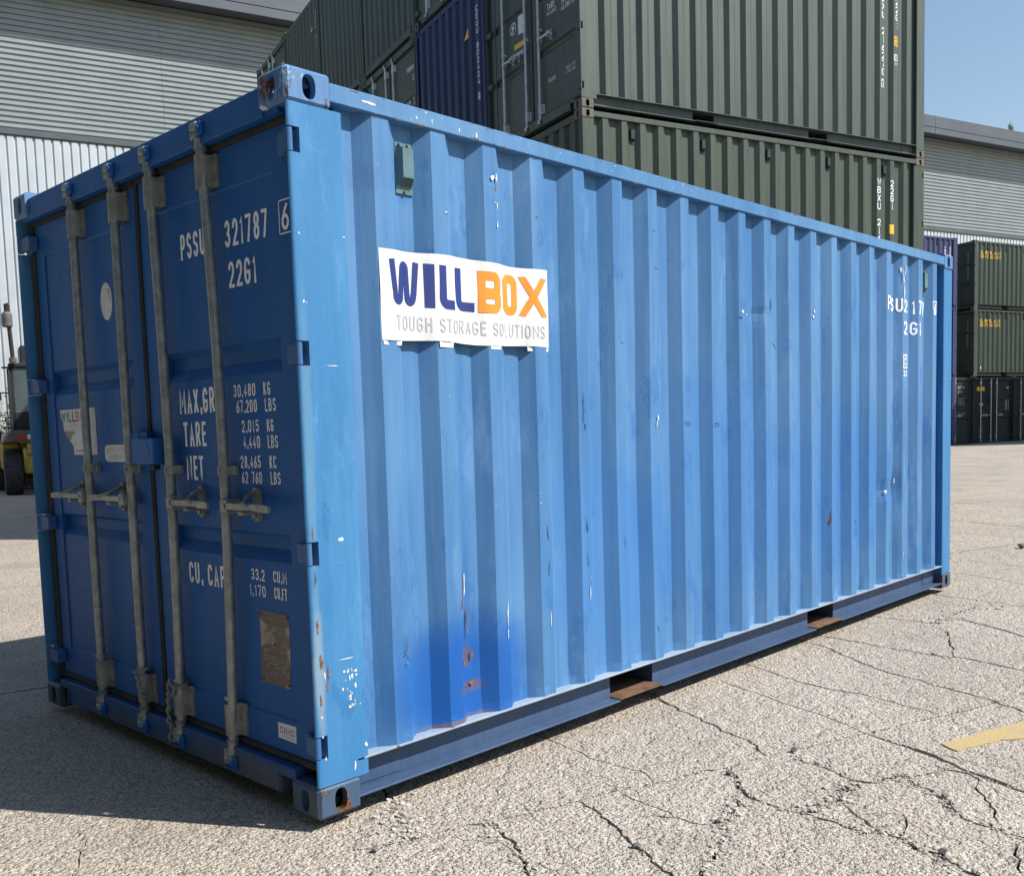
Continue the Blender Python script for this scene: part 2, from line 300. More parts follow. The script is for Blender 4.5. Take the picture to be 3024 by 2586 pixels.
def text_into(mb, s, u0, u1, v0, v1, fn, bold=.03):
    h_ = v1 - v0; sg = 1 if u1 > u0 else -1; n_ = len(s); tw = h_ * (.105 + bold * 1.5); G = 1.0
    un = sum(WD.get(c, 1.) for c in s); gap = .36 if n_ > 1 else 0; cell = abs(u1 - u0) / (un + gap * (n_ - 1)); tw = min(tw, cell * .42)
    x = 0.
    for c in s.upper():
        w_ = WD.get(c, 1.) * cell; iw = max(w_ - tw, w_ * .2); x0 = x + tw / 2
        for pl_ in GL.get(c, []):
            cl = pl_[-1] == 'c'; pts = [p for p in pl_ if p != 'c']
            pts = [(x0 + a * iw, v0 + tw / 2 + b * (h_ - tw)) for a, b in pts]
            if not cl:
                for e_, o2 in ((0, 1), (-1, -2)):
                    (ax_, ay_), (bx_, by_) = pts[e_], pts[o2]; L_ = math.hypot(ax_ - bx_, ay_ - by_) or 1; kx = abs(ax_ - bx_) / L_
                    m_ = tw / 2 * (kx if kx > .9 else 1. if kx < .2 else .5); pts[e_] = (ax_ + (ax_ - bx_) / L_ * m_, ay_ + (ay_ - by_) / L_ * m_)
            stroke(mb, [(u0 + sg * a, b) for a, b in pts], tw, fn, cl)
        x += w_ + gap * cell
def rect_into(mb, u0, u1, v0, v1, fn): mb.add([fn(u0, v0), fn(u1, v0), fn(u1, v1), fn(u0, v1)], [(0, 1, 2, 3)])
def frame_into(mb, u0, u1, v0, v1, t_, fn):
    for a in ((u0, u1, v0, v0 + t_), (u0, u1, v1 - t_, v1), (u0, u0 + t_, v0 + t_, v1 - t_), (u1 - t_, u1, v0 + t_, v1 - t_)): rect_into(mb, *a, fn)
def vert_into(mb, s, u0, u1, vtop, pitch, hh, fn, bold=.03):
    for i, ch in enumerate(s):
        if ch != ' ': text_into(mb, ch, u0 + ((u1 - u0) * .38 if ch == '1' else 0), u1 - ((u1 - u0) * .25 if ch == '1' else 0), vtop - i * pitch - hh, vtop - i * pitch, fn, bold)

# ------------------------------------------------------------------ ground: cracked concrete slabs over a dirt bed
def gz(x, y=0): return -.04 + .0075 * max(0., x - 8)
YAW = R(-17.86); EX = Vector((math.cos(YAW), math.sin(YAW), 0)); EY = Vector((-EX.y, EX.x, 0))
g = MB(); xs = [-400, -30, 0, 8, 14, 20, 30, 40, 60, 90, 400]; ys = [-400, -40, -5, 5, 20, 40, 80, 400]
vi = [(x, y, gz(min(x, 60)) - .032) for y in ys for x in xs]; n = len(xs)
g.add(vi, [(j * n + i, j * n + i + 1, (j + 1) * n + i + 1, (j + 1) * n + i) for j in range(len(ys) - 1) for i in range(n - 1)])
ground = tag(g.build('ground', M['dirt']), kind='structure')
CR = {  # joints and cracks: width in m, roughness, points
'c1a': (.006, .5, [(2.614, .01), (2.543, -.177), (2.49, -.344), (2.425, -.482), (2.408, -.554), (2.357, -.736), (2.27, -.915), (2.222, -.992)]),
'c1b': (.024, .35, [(2.222, -.992), (2.187, -1.097), (2.132, -1.291), (2.068, -1.422), (2.025, -1.475), (1.975, -1.616), (1.925, -1.732), (1.6, -2.6), (1.2, -3.8)]),
'c2': (.013, 1, [(3.9, .5), (3.691, -.053), (3.6, -.194), (3.487, -.361), (3.344, -.562), (3.218, -.895), (3.144, -1.09), (3.075, -1.271), (2.978, -1.42), (2.6, -2.5), (2.2, -3.6)]),
'c3': (.010, 1, [(3.2, .6), (3.015, .101), (2.98, -.016), (2.93, -.139), (2.842, -.347), (2.8, -.538), (2.813, -.712), (2.757, -.932), (2.729, -1.079), (2.67, -1.156)]),
'c4': (.010, .8, [(-.058, -.184), (.077, -.242), (.183, -.295), (.351, -.329), (.442, -.392), (.575, -.434), (.717, -.482), (.831, -.517), (.983, -.553), (1.056, -.588), (1.195, -.658), (1.351, -.689), (1.468, -.757), (1.567, -.768), (1.663, -.807), (1.812, -.858), (1.962, -.905), (2.141, -.966), (2.271, -1.016), (2.502, -1.089), (2.67, -1.156), (2.81, -1.205), (3.06, -1.276), (3.296, -1.338), (4.8, -1.82), (7.5, -2.7), (14, -4.8), (30, -10)]),
'c5': (.011, 1.2, [(2.25, .4), (2.034, -.121), (1.968, -.262), (1.886, -.451), (1.832, -.596), (1.773, -.705), (1.686, -.802)]),
'c6': (.013, 1.5, [(1.812, -.858), (1.731, -.923), (1.722, -1.009), (1.687, -1.118), (1.651, -1.19), (1.677, -1.279), (1.832, -1.327)]),
'c7': (.016, 1.5, [(1.468, -.757), (1.347, -.875), (1.283, -.934), (1.241, -1.015), (1.224, -1.107), (1.221, -1.188), (1.287, -1.244), (1.423, -1.236), (1.52, -1.224), (1.651, -1.19)]),
'c8': (.017, 1.8, [(1.283, -.934), (1.209, -.949), (1.091, -1.006), (.994, -1.03), (.93, -1.043), (.846, -1.114), (.737, -1.143), (.668, -1.156), (.584, -1.197), (.3, -1.35), (-.2, -1.7)]),
'c9': (.008, 1.2, [(.83, -.76), (.91, -.883), (.903, -.944), (.929, -1.009), (.93, -1.043)]),
'c10': (.017, 1.5, [(1.423, -1.236), (1.398, -1.281), (1.327, -1.363), (1.267, -1.449), (1.243, -1.506), (1.233, -1.578), (1.199, -1.656), (1.172, -1.719), (1.152, -1.786), (1.122, -1.836), (.95, -2.3), (.7, -3)]),
'c10b': (.010, 1.5, [(1.221, -1.188), (1.23, -1.247), (1.221, -1.338), (1.212, -1.427), (1.243, -1.506)]),
'c11': (.014, 1.4, [(1.832, -1.327), (1.75, -1.423), (1.696, -1.517), (1.608, -1.585), (1.539, -1.643), (1.517, -1.706), (1.516, -1.771), (1.499, -1.855), (1.35, -2.4), (1.2, -3)]),
'c12': (.006, 1.2, [(1.98, -1.55), (1.857, -1.582), (1.795, -1.638), (1.712, -1.687), (1.6, -1.739), (1.517, -1.75)]),
'c13': (.009, 1.4, [(1.805, -1.351), (1.907, -1.389), (1.985, -1.425), (2.06, -1.455)]),
'c14': (.005, 1.2, [(1.36, -1.36), (1.422, -1.419), (1.444, -1.47), (1.391, -1.509), (1.301, -1.534), (1.233, -1.56)]),
'c15': (.009, 1.2, [(1.5, -1.86), (1.374, -1.865), (1.292, -1.899), (1.225, -1.926)]),
'c16': (.014, 1.1, [(4.0, .4), (3.913, -.222), (3.88, -.391), (3.86, -.566), (3.843, -.706), (3.874, -.842), (3.828, -1.023), (3.77, -1.201), (3.6, -1.8), (3.3, -2.9)]),
'c17': (.011, 1.2, [(4.9, .6), (4.754, .12), (4.728, -.035), (4.74, -.19), (4.715, -.334), (4.521, -.524), (3.956, -.761), (3.86, -.801)]),
'a2': (.006, 1, [(1.33, .3), (1.202, -.277), (1.199, -.387), (1.212, -.498), (1.175, -.574), (1.138, -.617)]),
'a3': (.009, 1.2, [(.798, -.5), (.775, -.628), (.719, -.727), (.684, -.798), (.626, -.899), (.559, -1.017), (.5, -1.23)]),
'a4': (.006, 1, [(.98, -.55), (.944, -.655), (.94, -.728), (.933, -.794), (.905, -.87)]),
'a5': (.013, 1.8, [(.435, -.39), (.431, -.471), (.393, -.557), (.334, -.652), (.272, -.732), (.234, -.782), (.05, -1.05), (-.2, -1.6)]),
'a6': (.010, 1.8, [(.45, .3), (.378, .062), (.286, -.06), (.234, -.189), (.176, -.29)]),
'a7': (.008, 1, [(2.3, .4), (2.163, .113), (2.1, .015), (2.05, -.091)]),
'a9': (.004, 1, [(1.2, -.45), (1.337, -.51), (1.406, -.547), (1.87, -.49)]),
'e3': (.008, 1, [(4.55, -.5), (4.63, -.676), (4.656, -.946), (4.5, -1.74)]),
'e4': (.008, 1, [(5.0, -.345), (4.967, -.465), (4.874, -.644), (4.776, -.798), (4.65, -.95)]),
'e5': (.013, 1.6, [(4.715, -.334), (5.014, -.347), (5.38, -.377), (5.72, -.429)]),
'e6': (.010, 1, [(6.0, .5), (5.8, -.042), (5.776, -.243), (5.74, -.419), (5.678, -.651), (5.3, -2)]),
'e7': (.010, 1, [(7.4, 1.2), (7.006, .328), (6.908, .075), (6.802, -.144), (6.666, -.367), (6.1, -2.25)]),
'e9': (.010, 1, [(7.95, 1.0), (7.776, .572), (7.752, .216), (7.65, -.083), (7.1, -1.6), (6.9, -2.5)]),
'e8': (.010, 1, [(7.25, .95), (8.232, .762), (8.626, .641), (8.963, .523), (9.313, .396), (13, -.9)]),
'e10': (.013, 1, [(10.2, 2.6), (9.869, 1.102), (9.791, .779), (9.765, .527), (9.5, -.9), (9, -3.2)]),
'e11': (.02, 1, [(14, 4.3), (13.596, 2.662), (13.401, 2.108), (13.245, 1.53), (12.7, -1), (12, -4)]),
'e12': (.02, 1, [(13.3, 2.7), (13.925, 2.166), (14.461, 1.88), (20, .1), (30, -3.2)]),
'e13': (.03, 1, [(17.6, 5), (17.125, 3.717), (16.868, 2.574), (16, -.8), (15, -5)]),
'jl': (.003, .6, [(-.56, .62), (-.622, .53), (-.668, .426), (-.722, .351), (-.9, .1)]),
}
for k in range(5, 14):                              # regular bay joints farther off, along and across the yard
    a = Vector((0, -.16, 0)) + EX * (3.4 * k + 3.3); CR['p%d' % k] = (.03, .3, [tuple((a + EY * s)[:2]) for s in (-9, 0, 6, 12, 26)])
for k, (s0, s1) in {3: (-6, 30), 7.4: (-6, 45), 11.8: (-6, 45), 17: (-6, 45)}.items():
    a = Vector((0, -.16, 0)) + EY * k; CR['q%s' % k] = (.025, .3, [tuple((a + EX * s)[:2]) for s in (s0, (s0 + s1) / 2, s1)])
rf_ = random.Random(44)
for k in range(26):
    u = rf_.uniform(.3, 5.5); v = rf_.uniform(-1.9, .35); a = Vector((0, -.16, 0)) + EX * u + EY * v; dr = (EY * -1 + EX * rf_.gauss(0, .35)).normalized() if rf_.random() < .7 else (EX + EY * rf_.gauss(0, .3)).normalized()
    L_ = rf_.uniform(.2, .7); pts = [a]
    for j in range(5): pts.append(pts[-1] + (dr + Vector((rf_.gauss(0, .35), rf_.gauss(0, .35), 0))).normalized() * L_ / 5)
    CR['f%d' % k] = (.0025, 1.3, [(p.x, p.y) for p in pts])
for k in range(16):
    u = rf_.uniform(6.5, 22); v = rf_.uniform(-3, 5); a = Vector((0, -.16, 0)) + EX * u + EY * v; dr = EY if rf_.random() < .6 else EX
    CR['g%d' % k] = (.012, 1.5, [tuple((a + dr * t_ + (EX + EY) * rf_.gauss(0, .06))[:2]) for t_ in (0, .5, 1.1, 1.8, 2.6)])
V2 = []; F2 = []
def vput(x, y): V2.append(Vector((x, y))); return len(V2) - 1
rc = random.Random(3)
for key, (wd, jag, pts) in CR.items():
    P = [Vector(p) for p in pts]; line = []
    far = key[0] in 'pq'
    for i in range(len(P) - 1):
        d = P[i + 1] - P[i]; L = d.length; mid = (P[i] + P[i + 1]) / 2; dist = (mid - Vector((-1.9, -2.8))).length
        st = max(.022, .008 * dist) if not far else max(.3, .02 * dist); m = max(1, int(L / st)); pn = Vector((-d.y, d.x)).normalized()
        for j in range(m):
            q = P[i] + d * (j / m); line.append((q + pn * rc.gauss(0, .0055 * jag) * (1 if j else .3), pn))
    line.append((P[-1], pn)); ids = []
    for i, (q, pn) in enumerate(line):
        taper = min(1, .25 + i / 4, .25 + (len(line) - 1 - i) / 4)
        hw = wd * .5 * taper; l = hw * rc.uniform(.35, 1.5) + .0012; r_ = hw * rc.uniform(.35, 1.5) + .0012
        ids.append((vput(*(q + pn * l)), vput(*(q - pn * r_))))
    for i in range(len(ids) - 1): F2.append([ids[i][0], ids[i][1], ids[i + 1][1], ids[i + 1][0]])
nstrip = len(F2)
gj = random.Random(9); yy = -8.5
while yy < 33.5:
    xx = -13.5
    while xx < 61.5:
        p = EX * xx + EY * yy; d_ = math.hypot(p.x + 1.9, p.y + 2.8); st_ = .3 if d_ < 8 else .75 if d_ < 16 else 1.5
        if st_ == .3 or (round(xx / .3) % (5 if st_ > 1 else 3) == 0 and round(yy / .3) % (5 if st_ > 1 else 3) == 0): vput(p.x + gj.uniform(-.05, .05), p.y + gj.uniform(-.05, .05))
        xx += .3
    yy += .3
o0 = Vector((0, 0, 0)); cs = []
for (a, b) in ((-14, -9), (62, -9), (62, 34), (-14, 34)): p = EX * a + EY * b; cs.append(vput(p.x, p.y))
F2.append(cs)
# break-up points so the slab surfaces can follow the gentle fall of the yard
vo, eo, fo, ov, oe, of = delaunay_2d_cdt(V2, [], F2, 1, 1e-6)
solid = [i for i, f in enumerate(fo) if of[i] and all(k == nstrip for k in of[i])]
edge = {}
for i in solid:
    f = fo[i]
    for a, b in zip(f, list(f[1:]) + [f[0]]): edge.setdefault((min(a, b), max(a, b)), []).append(i)
par = {i: i for i in solid}
def find(a):
    while par[a] != a: par[a] = par[par[a]]; a = par[a]
    return a
for e, l in edge.items():
    for k in l[1:]: par[find(k)] = find(l[0])
comp = {}
for i in solid: comp.setdefault(find(i), []).append(i)
rs = random.Random(11)
for c_, fcs in sorted(comp.items(), key=lambda t: -len(t[1])):
    used = sorted({v for i in fcs for v in fo[i]}); ar = 0
    for i in fcs:
        a, b, c = (vo[k] for k in fo[i][:3]); ar += abs((b - a).cross(c - a)) / 2
    if ar < .0006: continue
    cx = sum(vo[v].x for v in used) / len(used); cy = sum(vo[v].y for v in used) / len(used)
    small = ar < 2
    tx, ty, dz = (rs.gauss(0, .004), rs.gauss(0, .004), rs.uniform(-.004, .002)) if small else (0, 0, 0)
    ix = {v: k for k, v in enumerate(used)}; mb = MB(); N = len(used)
    def zz(v):
        p = vo[v]; q = max(-.006, min(.004, (p.x - cx) * tx + (p.y - cy) * ty)); return gz(p.x) + dz + q
    mb.v = [(vo[v].x, vo[v].y, zz(v)) for v in used] + [(vo[v].x, vo[v].y, zz(v) - .05) for v in used]
    cnt = {}
    for i in fcs:
        f = fo[i]; mb.f.append(tuple(ix[v] for v in f))
        for a, b in zip(f, list(f[1:]) + [f[0]]): cnt[(a, b)] = 1
    for (a, b) in cnt:
        if (b, a) not in cnt: mb.f.append((ix[b], ix[a], ix[a] + N, ix[b] + N))
    mb.build('slab', M['conc'], ground, fix=False)
# worn yellow line
mb = MB(); yl = [(2.279, -1.302), (2.4, -1.346), (2.592, -1.402), (2.788, -1.475), (3.4, -1.70), (4.5, -2.08), (4.46, -2.2), (3.3, -1.80), (2.561, -1.549), (2.48, -1.485), (2.319, -1.422), (2.223, -1.387)]
rj = random.Random(5); pl = []
for i, p in enumerate(yl):
    q = yl[(i + 1) % len(yl)]; m = max(1, int(math.dist(p, q) / .03))
    for j in range(m): pl.append((p[0] + (q[0] - p[0]) * j / m + rj.gauss(0, .003), p[1] + (q[1] - p[1]) * j / m + rj.gauss(0, .003)))
mb.prism(pl, lambda x, y: (x, y, -.0345), lambda x, y: (x, y, -.0405)); mb.build('painted_line', M['line'], ground)
# crumbled concrete along the worst joints
def stone_into(mb, c, r, rnd, flat=.65):
    pts = []
    for (a, b, d) in ((1, 0, 0), (-1, 0, 0), (0, 1, 0), (0, -1, 0), (0, 0, 1), (0, 0, -1), (.6, .6, .55), (-.6, .5, .6), (.5, -.65, .6), (-.6, -.6, .5)):
        k = rnd.uniform(.72, 1.2); pts.append(Vector((a * k, b * k, d * k * flat)))
    rot = Matrix.Rotation(rnd.uniform(0, 6.3), 3, 'Z') @ Matrix.Rotation(rnd.uniform(-.5, .5), 3, 'X')
    b = bmesh.new()
    for p in pts: b.verts.new(rot @ p * r + Vector(c))
    bmesh.ops.convex_hull(b, input=b.verts); b.verts.index_update()
    b.verts.ensure_lookup_table(); lv = [v for v in b.verts if v.link_faces]; im = {v: i for i, v in enumerate(lv)}
    mb.add([v.co for v in lv], [[im[v] for v in f.verts] for f in b.faces]); b.free()
rub = MB(); rr = random.Random(21)
def along(pts, n, spread, rmin, rmax):
    P = [Vector(p) for p in pts]; Ls = [(P[i + 1] - P[i]).length for i in range(len(P) - 1)]; T = sum(Ls)
    for _ in range(n):
        s = rr.random() * T; i = 0
        while s > Ls[i] and i < len(Ls) - 1: s -= Ls[i]; i += 1
        q = P[i].lerp(P[i + 1], s / Ls[i]); r = rmin + (rmax - rmin) * rr.random() ** 2.5
        x = q.x + rr.gauss(0, spread); y = q.y + rr.gauss(0, spread); stone_into(rub, (x, y, gz(x) + r * .15), r, rr)
along([(.378, .02), (.286, -.06), (.234, -.189), (.176, -.29)], 260, .045, .003, .014)
along([(.435, -.395), (.42, -.45), (.393, -.5)], 80, .025, .003, .014)
along([(.35, -.62), (.272, -.732), (.234, -.782)], 60, .02, .003, .012)
along(CR['c8'][2][1:9], 230, .022, .003, .014)
along([(1.24, -1.2), (1.287, -1.244), (1.423, -1.236), (1.52, -1.224), (1.6, -1.2)], 150, .025, .003, .014)
along([(1.21, -1.4), (1.243, -1.506), (1.233, -1.578), (1.199, -1.656), (1.172, -1.719), (1.122, -1.836)], 200, .022, .003, .013)
along([(1.79, -.86), (1.731, -.923), (1.722, -1.009), (1.687, -1.118)], 90, .02, .003, .014)
along(CR['c7'][2][:6], 90, .012, .003, .010)
along(CR['c11'][2][:8], 110, .014, .003, .010)
along([(5.7, -.43), (5.38, -.377), (5.0, -.347), (4.715, -.334)], 130, .05, .004, .016)
along([(3.9, -.3), (3.86, -.56), (3.85, -.8)], 70, .03, .004, .012)
along(CR['c4'][2][:12], 120, .012, .002, .009)
along([(-1, .5), (.5, -.9), (2, -1.2), (4, -.6)], 220, .6, .002, .006)
for k_ in ('c1b', 'c2', 'c3', 'c5', 'c16', 'c17', 'a3', 'c10b', 'c6'): along([p for p in CR[k_][2] if p[1] > -2.0], 45, .01, .002, .008)
tag(rub.build('rubble', M['rubble'], fix=False), 'crumbled concrete fragments scattered along the broken joints of the yard', 'rubble', kind='stuff')
stones = [((.03, -.27), .022, 'grey stone lying in the joint below the blue container\'s near lower casting'),
          ((.96, -1.02), .020, 'loose grey stone beside the widest crumbled crack in the front'), ((1.40, -.80), .024, 'dark pebble lying just in front of the long joint'),
          ((1.80, -.87), .026, 'dark stone where the long joint meets a crumbling crack'), ((1.69, -1.53), .022, 'stone wedged in the crack left of the yellow line\'s end'),
          ((.62, -.92), .022, 'purplish stone beside a thin crack in the foreground concrete'), ((1.205, -1.70), .024, 'dark stone in the gravelly crack at the bottom right of the yard'),
          ((8.9, .30), .06, 'dark lump on the bare concrete beyond the blue container'), ((7.75, .62), .035, 'small stone near the far lower corner of the blue container')]
for (x, y), r, lab in stones:
    m_ = MB(); stone_into(m_, (0, 0, r * .45), r, rr, .75)
    o = m_.build('stone', M['stone'], None); o.scale = (.75, .75, .75); o.location = (x, y, gz(x) + .001); tag(o, lab, 'stone', 'loose stones on the concrete')

# ------------------------------------------------------------------ shipping containers
LX, LY, LZ = 6.058, 2.438, 2.591
PITCH = .2792; OUT_, INN = .010, .055
def corr(x, x0=.306, n=20):
    u = (x - x0) / PITCH
    if u < 0 or u > n: return INN
    f = (u - math.floor(u)) * PITCH
    if f < .062: return INN + (OUT_ - INN) * f / .062
    if f < .136: return OUT_
    if f < .198: return OUT_ + (INN - OUT_) * (f - .136) / .062
    return INN
BRK = sorted(x for k in range(20) for x in (.306 + k * PITCH, .306 + k * PITCH + .062, .306 + k * PITCH + .136, .306 + k * PITCH + .198))
def casting():
    mb = MB(); X, Y, Z = .178, .162, .118; c = .012
    def faceplate(fn, w_, h_, hw, hh, hc, d):         # plate with an oval hole, tunnel behind
        ang = sorted([2 * math.pi * k / 20 for k in range(20)]); inn = []; outp = []
        for a in ang:
            ca, sa = math.cos(a), math.sin(a); e = 2.6
            rr_ = 1 / ((abs(ca) ** e + abs(sa) ** e) ** (1 / e)); inn.append((hc[0] + hw * ca * rr_, hc[1] + hh * sa * rr_))
            tx = ((w_ - hc[0]) / ca if ca > 1e-6 else (0 - hc[0]) / ca if ca < -1e-6 else 1e9); ty = ((h_ - hc[1]) / sa if sa > 1e-6 else (0 - hc[1]) / sa if sa < -1e-6 else 1e9)
            tt = min(tx, ty); outp.append([hc[0] + ca * tt, hc[1] + sa * tt])
        for cx, cy in ((0, 0), (w_, 0), (w_, h_), (0, h_)):
            j = min(range(20), key=lambda q: (outp[q][0] - cx) ** 2 + (outp[q][1] - cy) ** 2); outp[j] = [cx, cy]
        k = len(mb.v)
        mb.v += [fn(*p, 0) for p in outp] + [fn(*p, 0) for p in inn] + [fn(*p, d) for p in inn]
        for i in range(20):
            j = (i + 1) % 20; mb.f += [(k + i, k + j, k + 20 + j, k + 20 + i), (k + 20 + i, k + 20 + j, k + 40 + j, k + 40 + i)]
    faceplate(lambda a, b, d: (c + a, d, c + b), X - c, Z - 2 * c, .027, .041, ((X - c) * .50, (Z - 2 * c) * .5), .03)
    faceplate(lambda a, b, d: (d, c + a, c + b), Y - c, Z - 2 * c, .026, .041, ((Y - c) * .50, (Z - 2 * c) * .5), .03)
    faceplate(lambda a, b, d: (c + a, c + b, d), X - c, Y - c, .055, .032, ((X - c) * .5, (Y - c) * .5), .03)
    # chamfers, closing faces, inner cavity
    q = MB(); q.add([(c, 0, c), (X, 0, c), (X, 0, Z - c), (c, 0, Z - c), (0, c, c), (0, Y, c), (0, Y, Z - c), (0, c, Z - c), (c, c, 0), (X, c, 0), (X, Y, 0), (c, Y, 0), (c, c, Z), (X, c, Z), (X, Y, Z), (c, Y, Z)],
        [(0, 3, 7, 4), (0, 1, 9, 8), (4, 5, 11, 8), (0, 4, 8), (3, 7, 12), (3, 2, 13, 12), (7, 6, 15, 12), (12, 13, 14, 15), (1, 9, 10, 14, 13, 2), (5, 11, 10, 14, 15, 6)])
    mb.add(q.v, q.f)
    return mb
CAST = casting()       # bottom corner at the origin, holes on -x, -y and -z faces
CM = {}
for sx in (0, 1):
    for sy in (0, 1):
        for sz in (0, 1):
            CM[(sx, sy, sz)] = CAST.mirror(LX / 2 if sx else None, LY / 2 if sy else None, LZ / 2 if sz else None).mesh('corner_casting', M['green'], fix=False)
HZ = (.26, .95, 1.64, 2.35)
def door_post():
    mb = MB(); arc = [(.068, .017), (.010, .017), (.005, .014), (.004, .010), (.007, .0055), (.013, .0032), (.022, .003)]
    full = arc + [(.208, .003), (.226, .005), (.232, .014), (.232, .075)]
    def ext(prof, z0, z1):
        k = len(mb.v); n_ = len(prof); mb.v += [(x, y, z0) for x, y in prof] + [(x, y, z1) for x, y in prof]
        mb.f += [(k + i, k + i + 1, k + n_ + i + 1, k + n_ + i) for i in range(n_ - 1)]
        mb.f += [tuple(k + i for i in range(n_))[::-1], tuple(k + n_ + i for i in range(n_))]
    zc = .118
    for hz in HZ:
        z0, z1 = hz - .042, hz + .042; ext(full, zc, z0)
        ext([(.050, .075), (.050, .003), (.208, .003), (.226, .005), (.232, .014), (.232, .075)], z0, z1)
        zc = z1
    ext(full, zc, LZ - .118); return mb
POST = door_post()
PM = {sy: (POST.mirror(cy=LY / 2) if sy else POST).mesh('corner_post', M['green'], True) for sy in (0, 1)}
def rear_post():
    mb = MB(); p = [(LX - .178, .075), (LX - .178, .006), (LX - .170, .003), (LX - .016, .003), (LX - .004, .012), (LX - .003, .075)]
    mb.prism(p, lambda x, y: (x, y, .118), lambda x, y: (x, y, LZ - .118)); return mb
RP = rear_post(); RPM = {sy: (RP.mirror(cy=LY / 2) if sy else RP).mesh('corner_post', M['green']) for sy in (0, 1)}
def side_panel(dents=False, nz=1):
    mb = MB(); xs = [.233] + BRK + [LX - .178]
    if dents:
        xs = sorted(set(xs + [(a + b) / 2 for a, b in zip(xs, xs[1:])]))
    zs = [.182 + (2.508 - .182) * i / nz for i in range(nz + 1)]; D = []
    if dents: D = [(4.83, .85, .045, .05, .020), (5.06, .86, .04, .09, .016), (4.36, .63, .03, .09, .016), (5.13, 2.30, .03, .10, .016), (5.20, 1.05, .05, .12, .012), (3.14, 1.96, .05, .03, .01), (1.0, 2.38, .04, .04, .008), (3.77, 1.98, .03, .05, .008), (.44, .53, .05, .10, .010), (.80, .45, .06, .2, .010), (4.95, .4, .1, .25, .010), (2.0, 1.2, .3, .5, .006)]
    rd = random.Random(4); ph = [rd.uniform(0, 6) for _ in range(40)]
    for z in zs:
        for x in xs:
            y = corr(x)
            if dents:
                y += .0016 * math.sin(3.1 * z + ph[int(x * 4) % 40]) * (.5 + .5 * math.sin(z / 2.6 * 3.14))
                for (dx, dz, rx, rz, am) in D: y += am * math.exp(-((x - dx) / rx) ** 2 - ((z - dz) / rz) ** 2)
                if z < .19: y += -.002 + .006 * math.sin(x * 41) * math.sin(x * 17)
            mb.v.append((x, y, z))
    n_ = len(xs); mb.f = [(j * n_ + i, j * n_ + i + 1, (j + 1) * n_ + i + 1, (j + 1) * n_ + i) for j in range(nz) for i in range(n_ - 1)]
    return mb
SP0 = side_panel(); SPM = {sy: (SP0.mirror(cy=LY / 2) if sy else SP0).mesh('side_panel', M['green']) for sy in (0, 1)}
def end_panel():
    mb = MB(); pr = []; y = .10; pr = [(.08, .05)]
    while y < LY - .28: pr += [(y, .05), (y + .055, .012), (y + .165, .012), (y + .22, .05)]; y += .25
    pr += [(LY - .08, .05)]
    mb.v = [(LX - d, yy, z) for z in (.165, 2.47) for yy, d in pr]; n_ = len(pr); mb.f = [(i, i + 1, n_ + i + 1, n_ + i) for i in range(n_ - 1)]
    return mb
EPM = end_panel().mesh('end_panel', M['green'])
def roof():
    mb = MB(); pr = []; x = .2
    while x < LX - .3: pr += [(x, 2.555), (x + .03, 2.575), (x + .15, 2.575), (x + .18, 2.555)]; x += .24
    mb.v = [(x, y, z) for y in (.03, LY - .03) for x, z in pr]; n_ = len(pr); mb.f = [(i, i + 1, n_ + i + 1, n_ + i) for i in range(n_ - 1)]
    return mb
ROOFM = roof().mesh('roof_panel', M['green'])
TR = MB().box(.1775, LX - .1775, .0015, .058, 2.502, 2.566, .003); TRM = {sy: (TR.mirror(cy=LY / 2) if sy else TR).mesh('top_rail', M['green']) for sy in (0, 1)}
FP = ((1.74, 2.09), (3.765, 4.123))
def brail():
    mb = MB(); e = LX - .1775
    x = .1775
    for a, b in FP + ((e, e),):
        mb.box(x, a, .066, .074, .046, .173); mb.box(x, a, .002, .0735, .037, .0455, .0015); x = b
    for a, b in FP:
        for q in (a, b): mb.box(q - .004 if q == a else q, q if q == a else q + .004, .0745, 1.0, .05, .17)
    mb.box(.1785, .42, .062, .0655, .06, .15); mb.box(LX - .42, LX - .1785, .062, .0655, .06, .15)
    return mb
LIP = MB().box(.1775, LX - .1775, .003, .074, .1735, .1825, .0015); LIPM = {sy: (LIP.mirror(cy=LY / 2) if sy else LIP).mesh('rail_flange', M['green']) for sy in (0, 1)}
BR = brail(); BRM = {sy: (BR.mirror(cy=LY / 2) if sy else BR).mesh('bottom_rail', M['green']) for sy in (0, 1)}
FPM = []
for a, b in FP:
    q = MB().box(a, b, .0, 1.2, .046, .052, .001); FPM += [q.mesh('fork_pocket', M['rustplate']), q.mirror(cy=LY / 2).mesh('fork_pocket', M['rustplate'])]
FLM = MB().box(.1, LX - .05, .07, LY - .07, .16, .178); FLM.box(.12, .2, .09, LY - .09, .05, .159)
for k in range(18): x = .45 + k * .31; FLM.box(x, x + .04, .09, LY - .09, .05, .159) if not any(a - .05 < x < b for a, b in FP) else None
FLM = FLM.mesh('floor_frame', M['floor'])
HDM = MB().box(.012, .085, .163, LY - .163, 2.456, 2.558, .004); HDM.box(.02, .085, .08, .1625, 2.456, 2.472); HDM.box(.02, .085, LY - .1625, LY - .08, 2.456, 2.472); HDM = HDM.mesh('header', M['green'])
def sill():
    mb = MB(); a = .163; mb.box(.012, .09, .262, LY - .262, .040, .150, .004)
    for y0, y1 in ((a, .2615), (LY - .2615, LY - a)): mb.box(.012, .09, y0, y1, .112, .150, .002)
    for y in (.2625, LY - .2685): mb.box(.004, .0115, y, y + .006, .045, .118)
    for y0, y1 in ((a, .2615), (LY - .2615, LY - a)): mb.box(.06, .09, y0, y1, .045, .1115)
    return mb
SILM = sill().mesh('sill', M['green'])
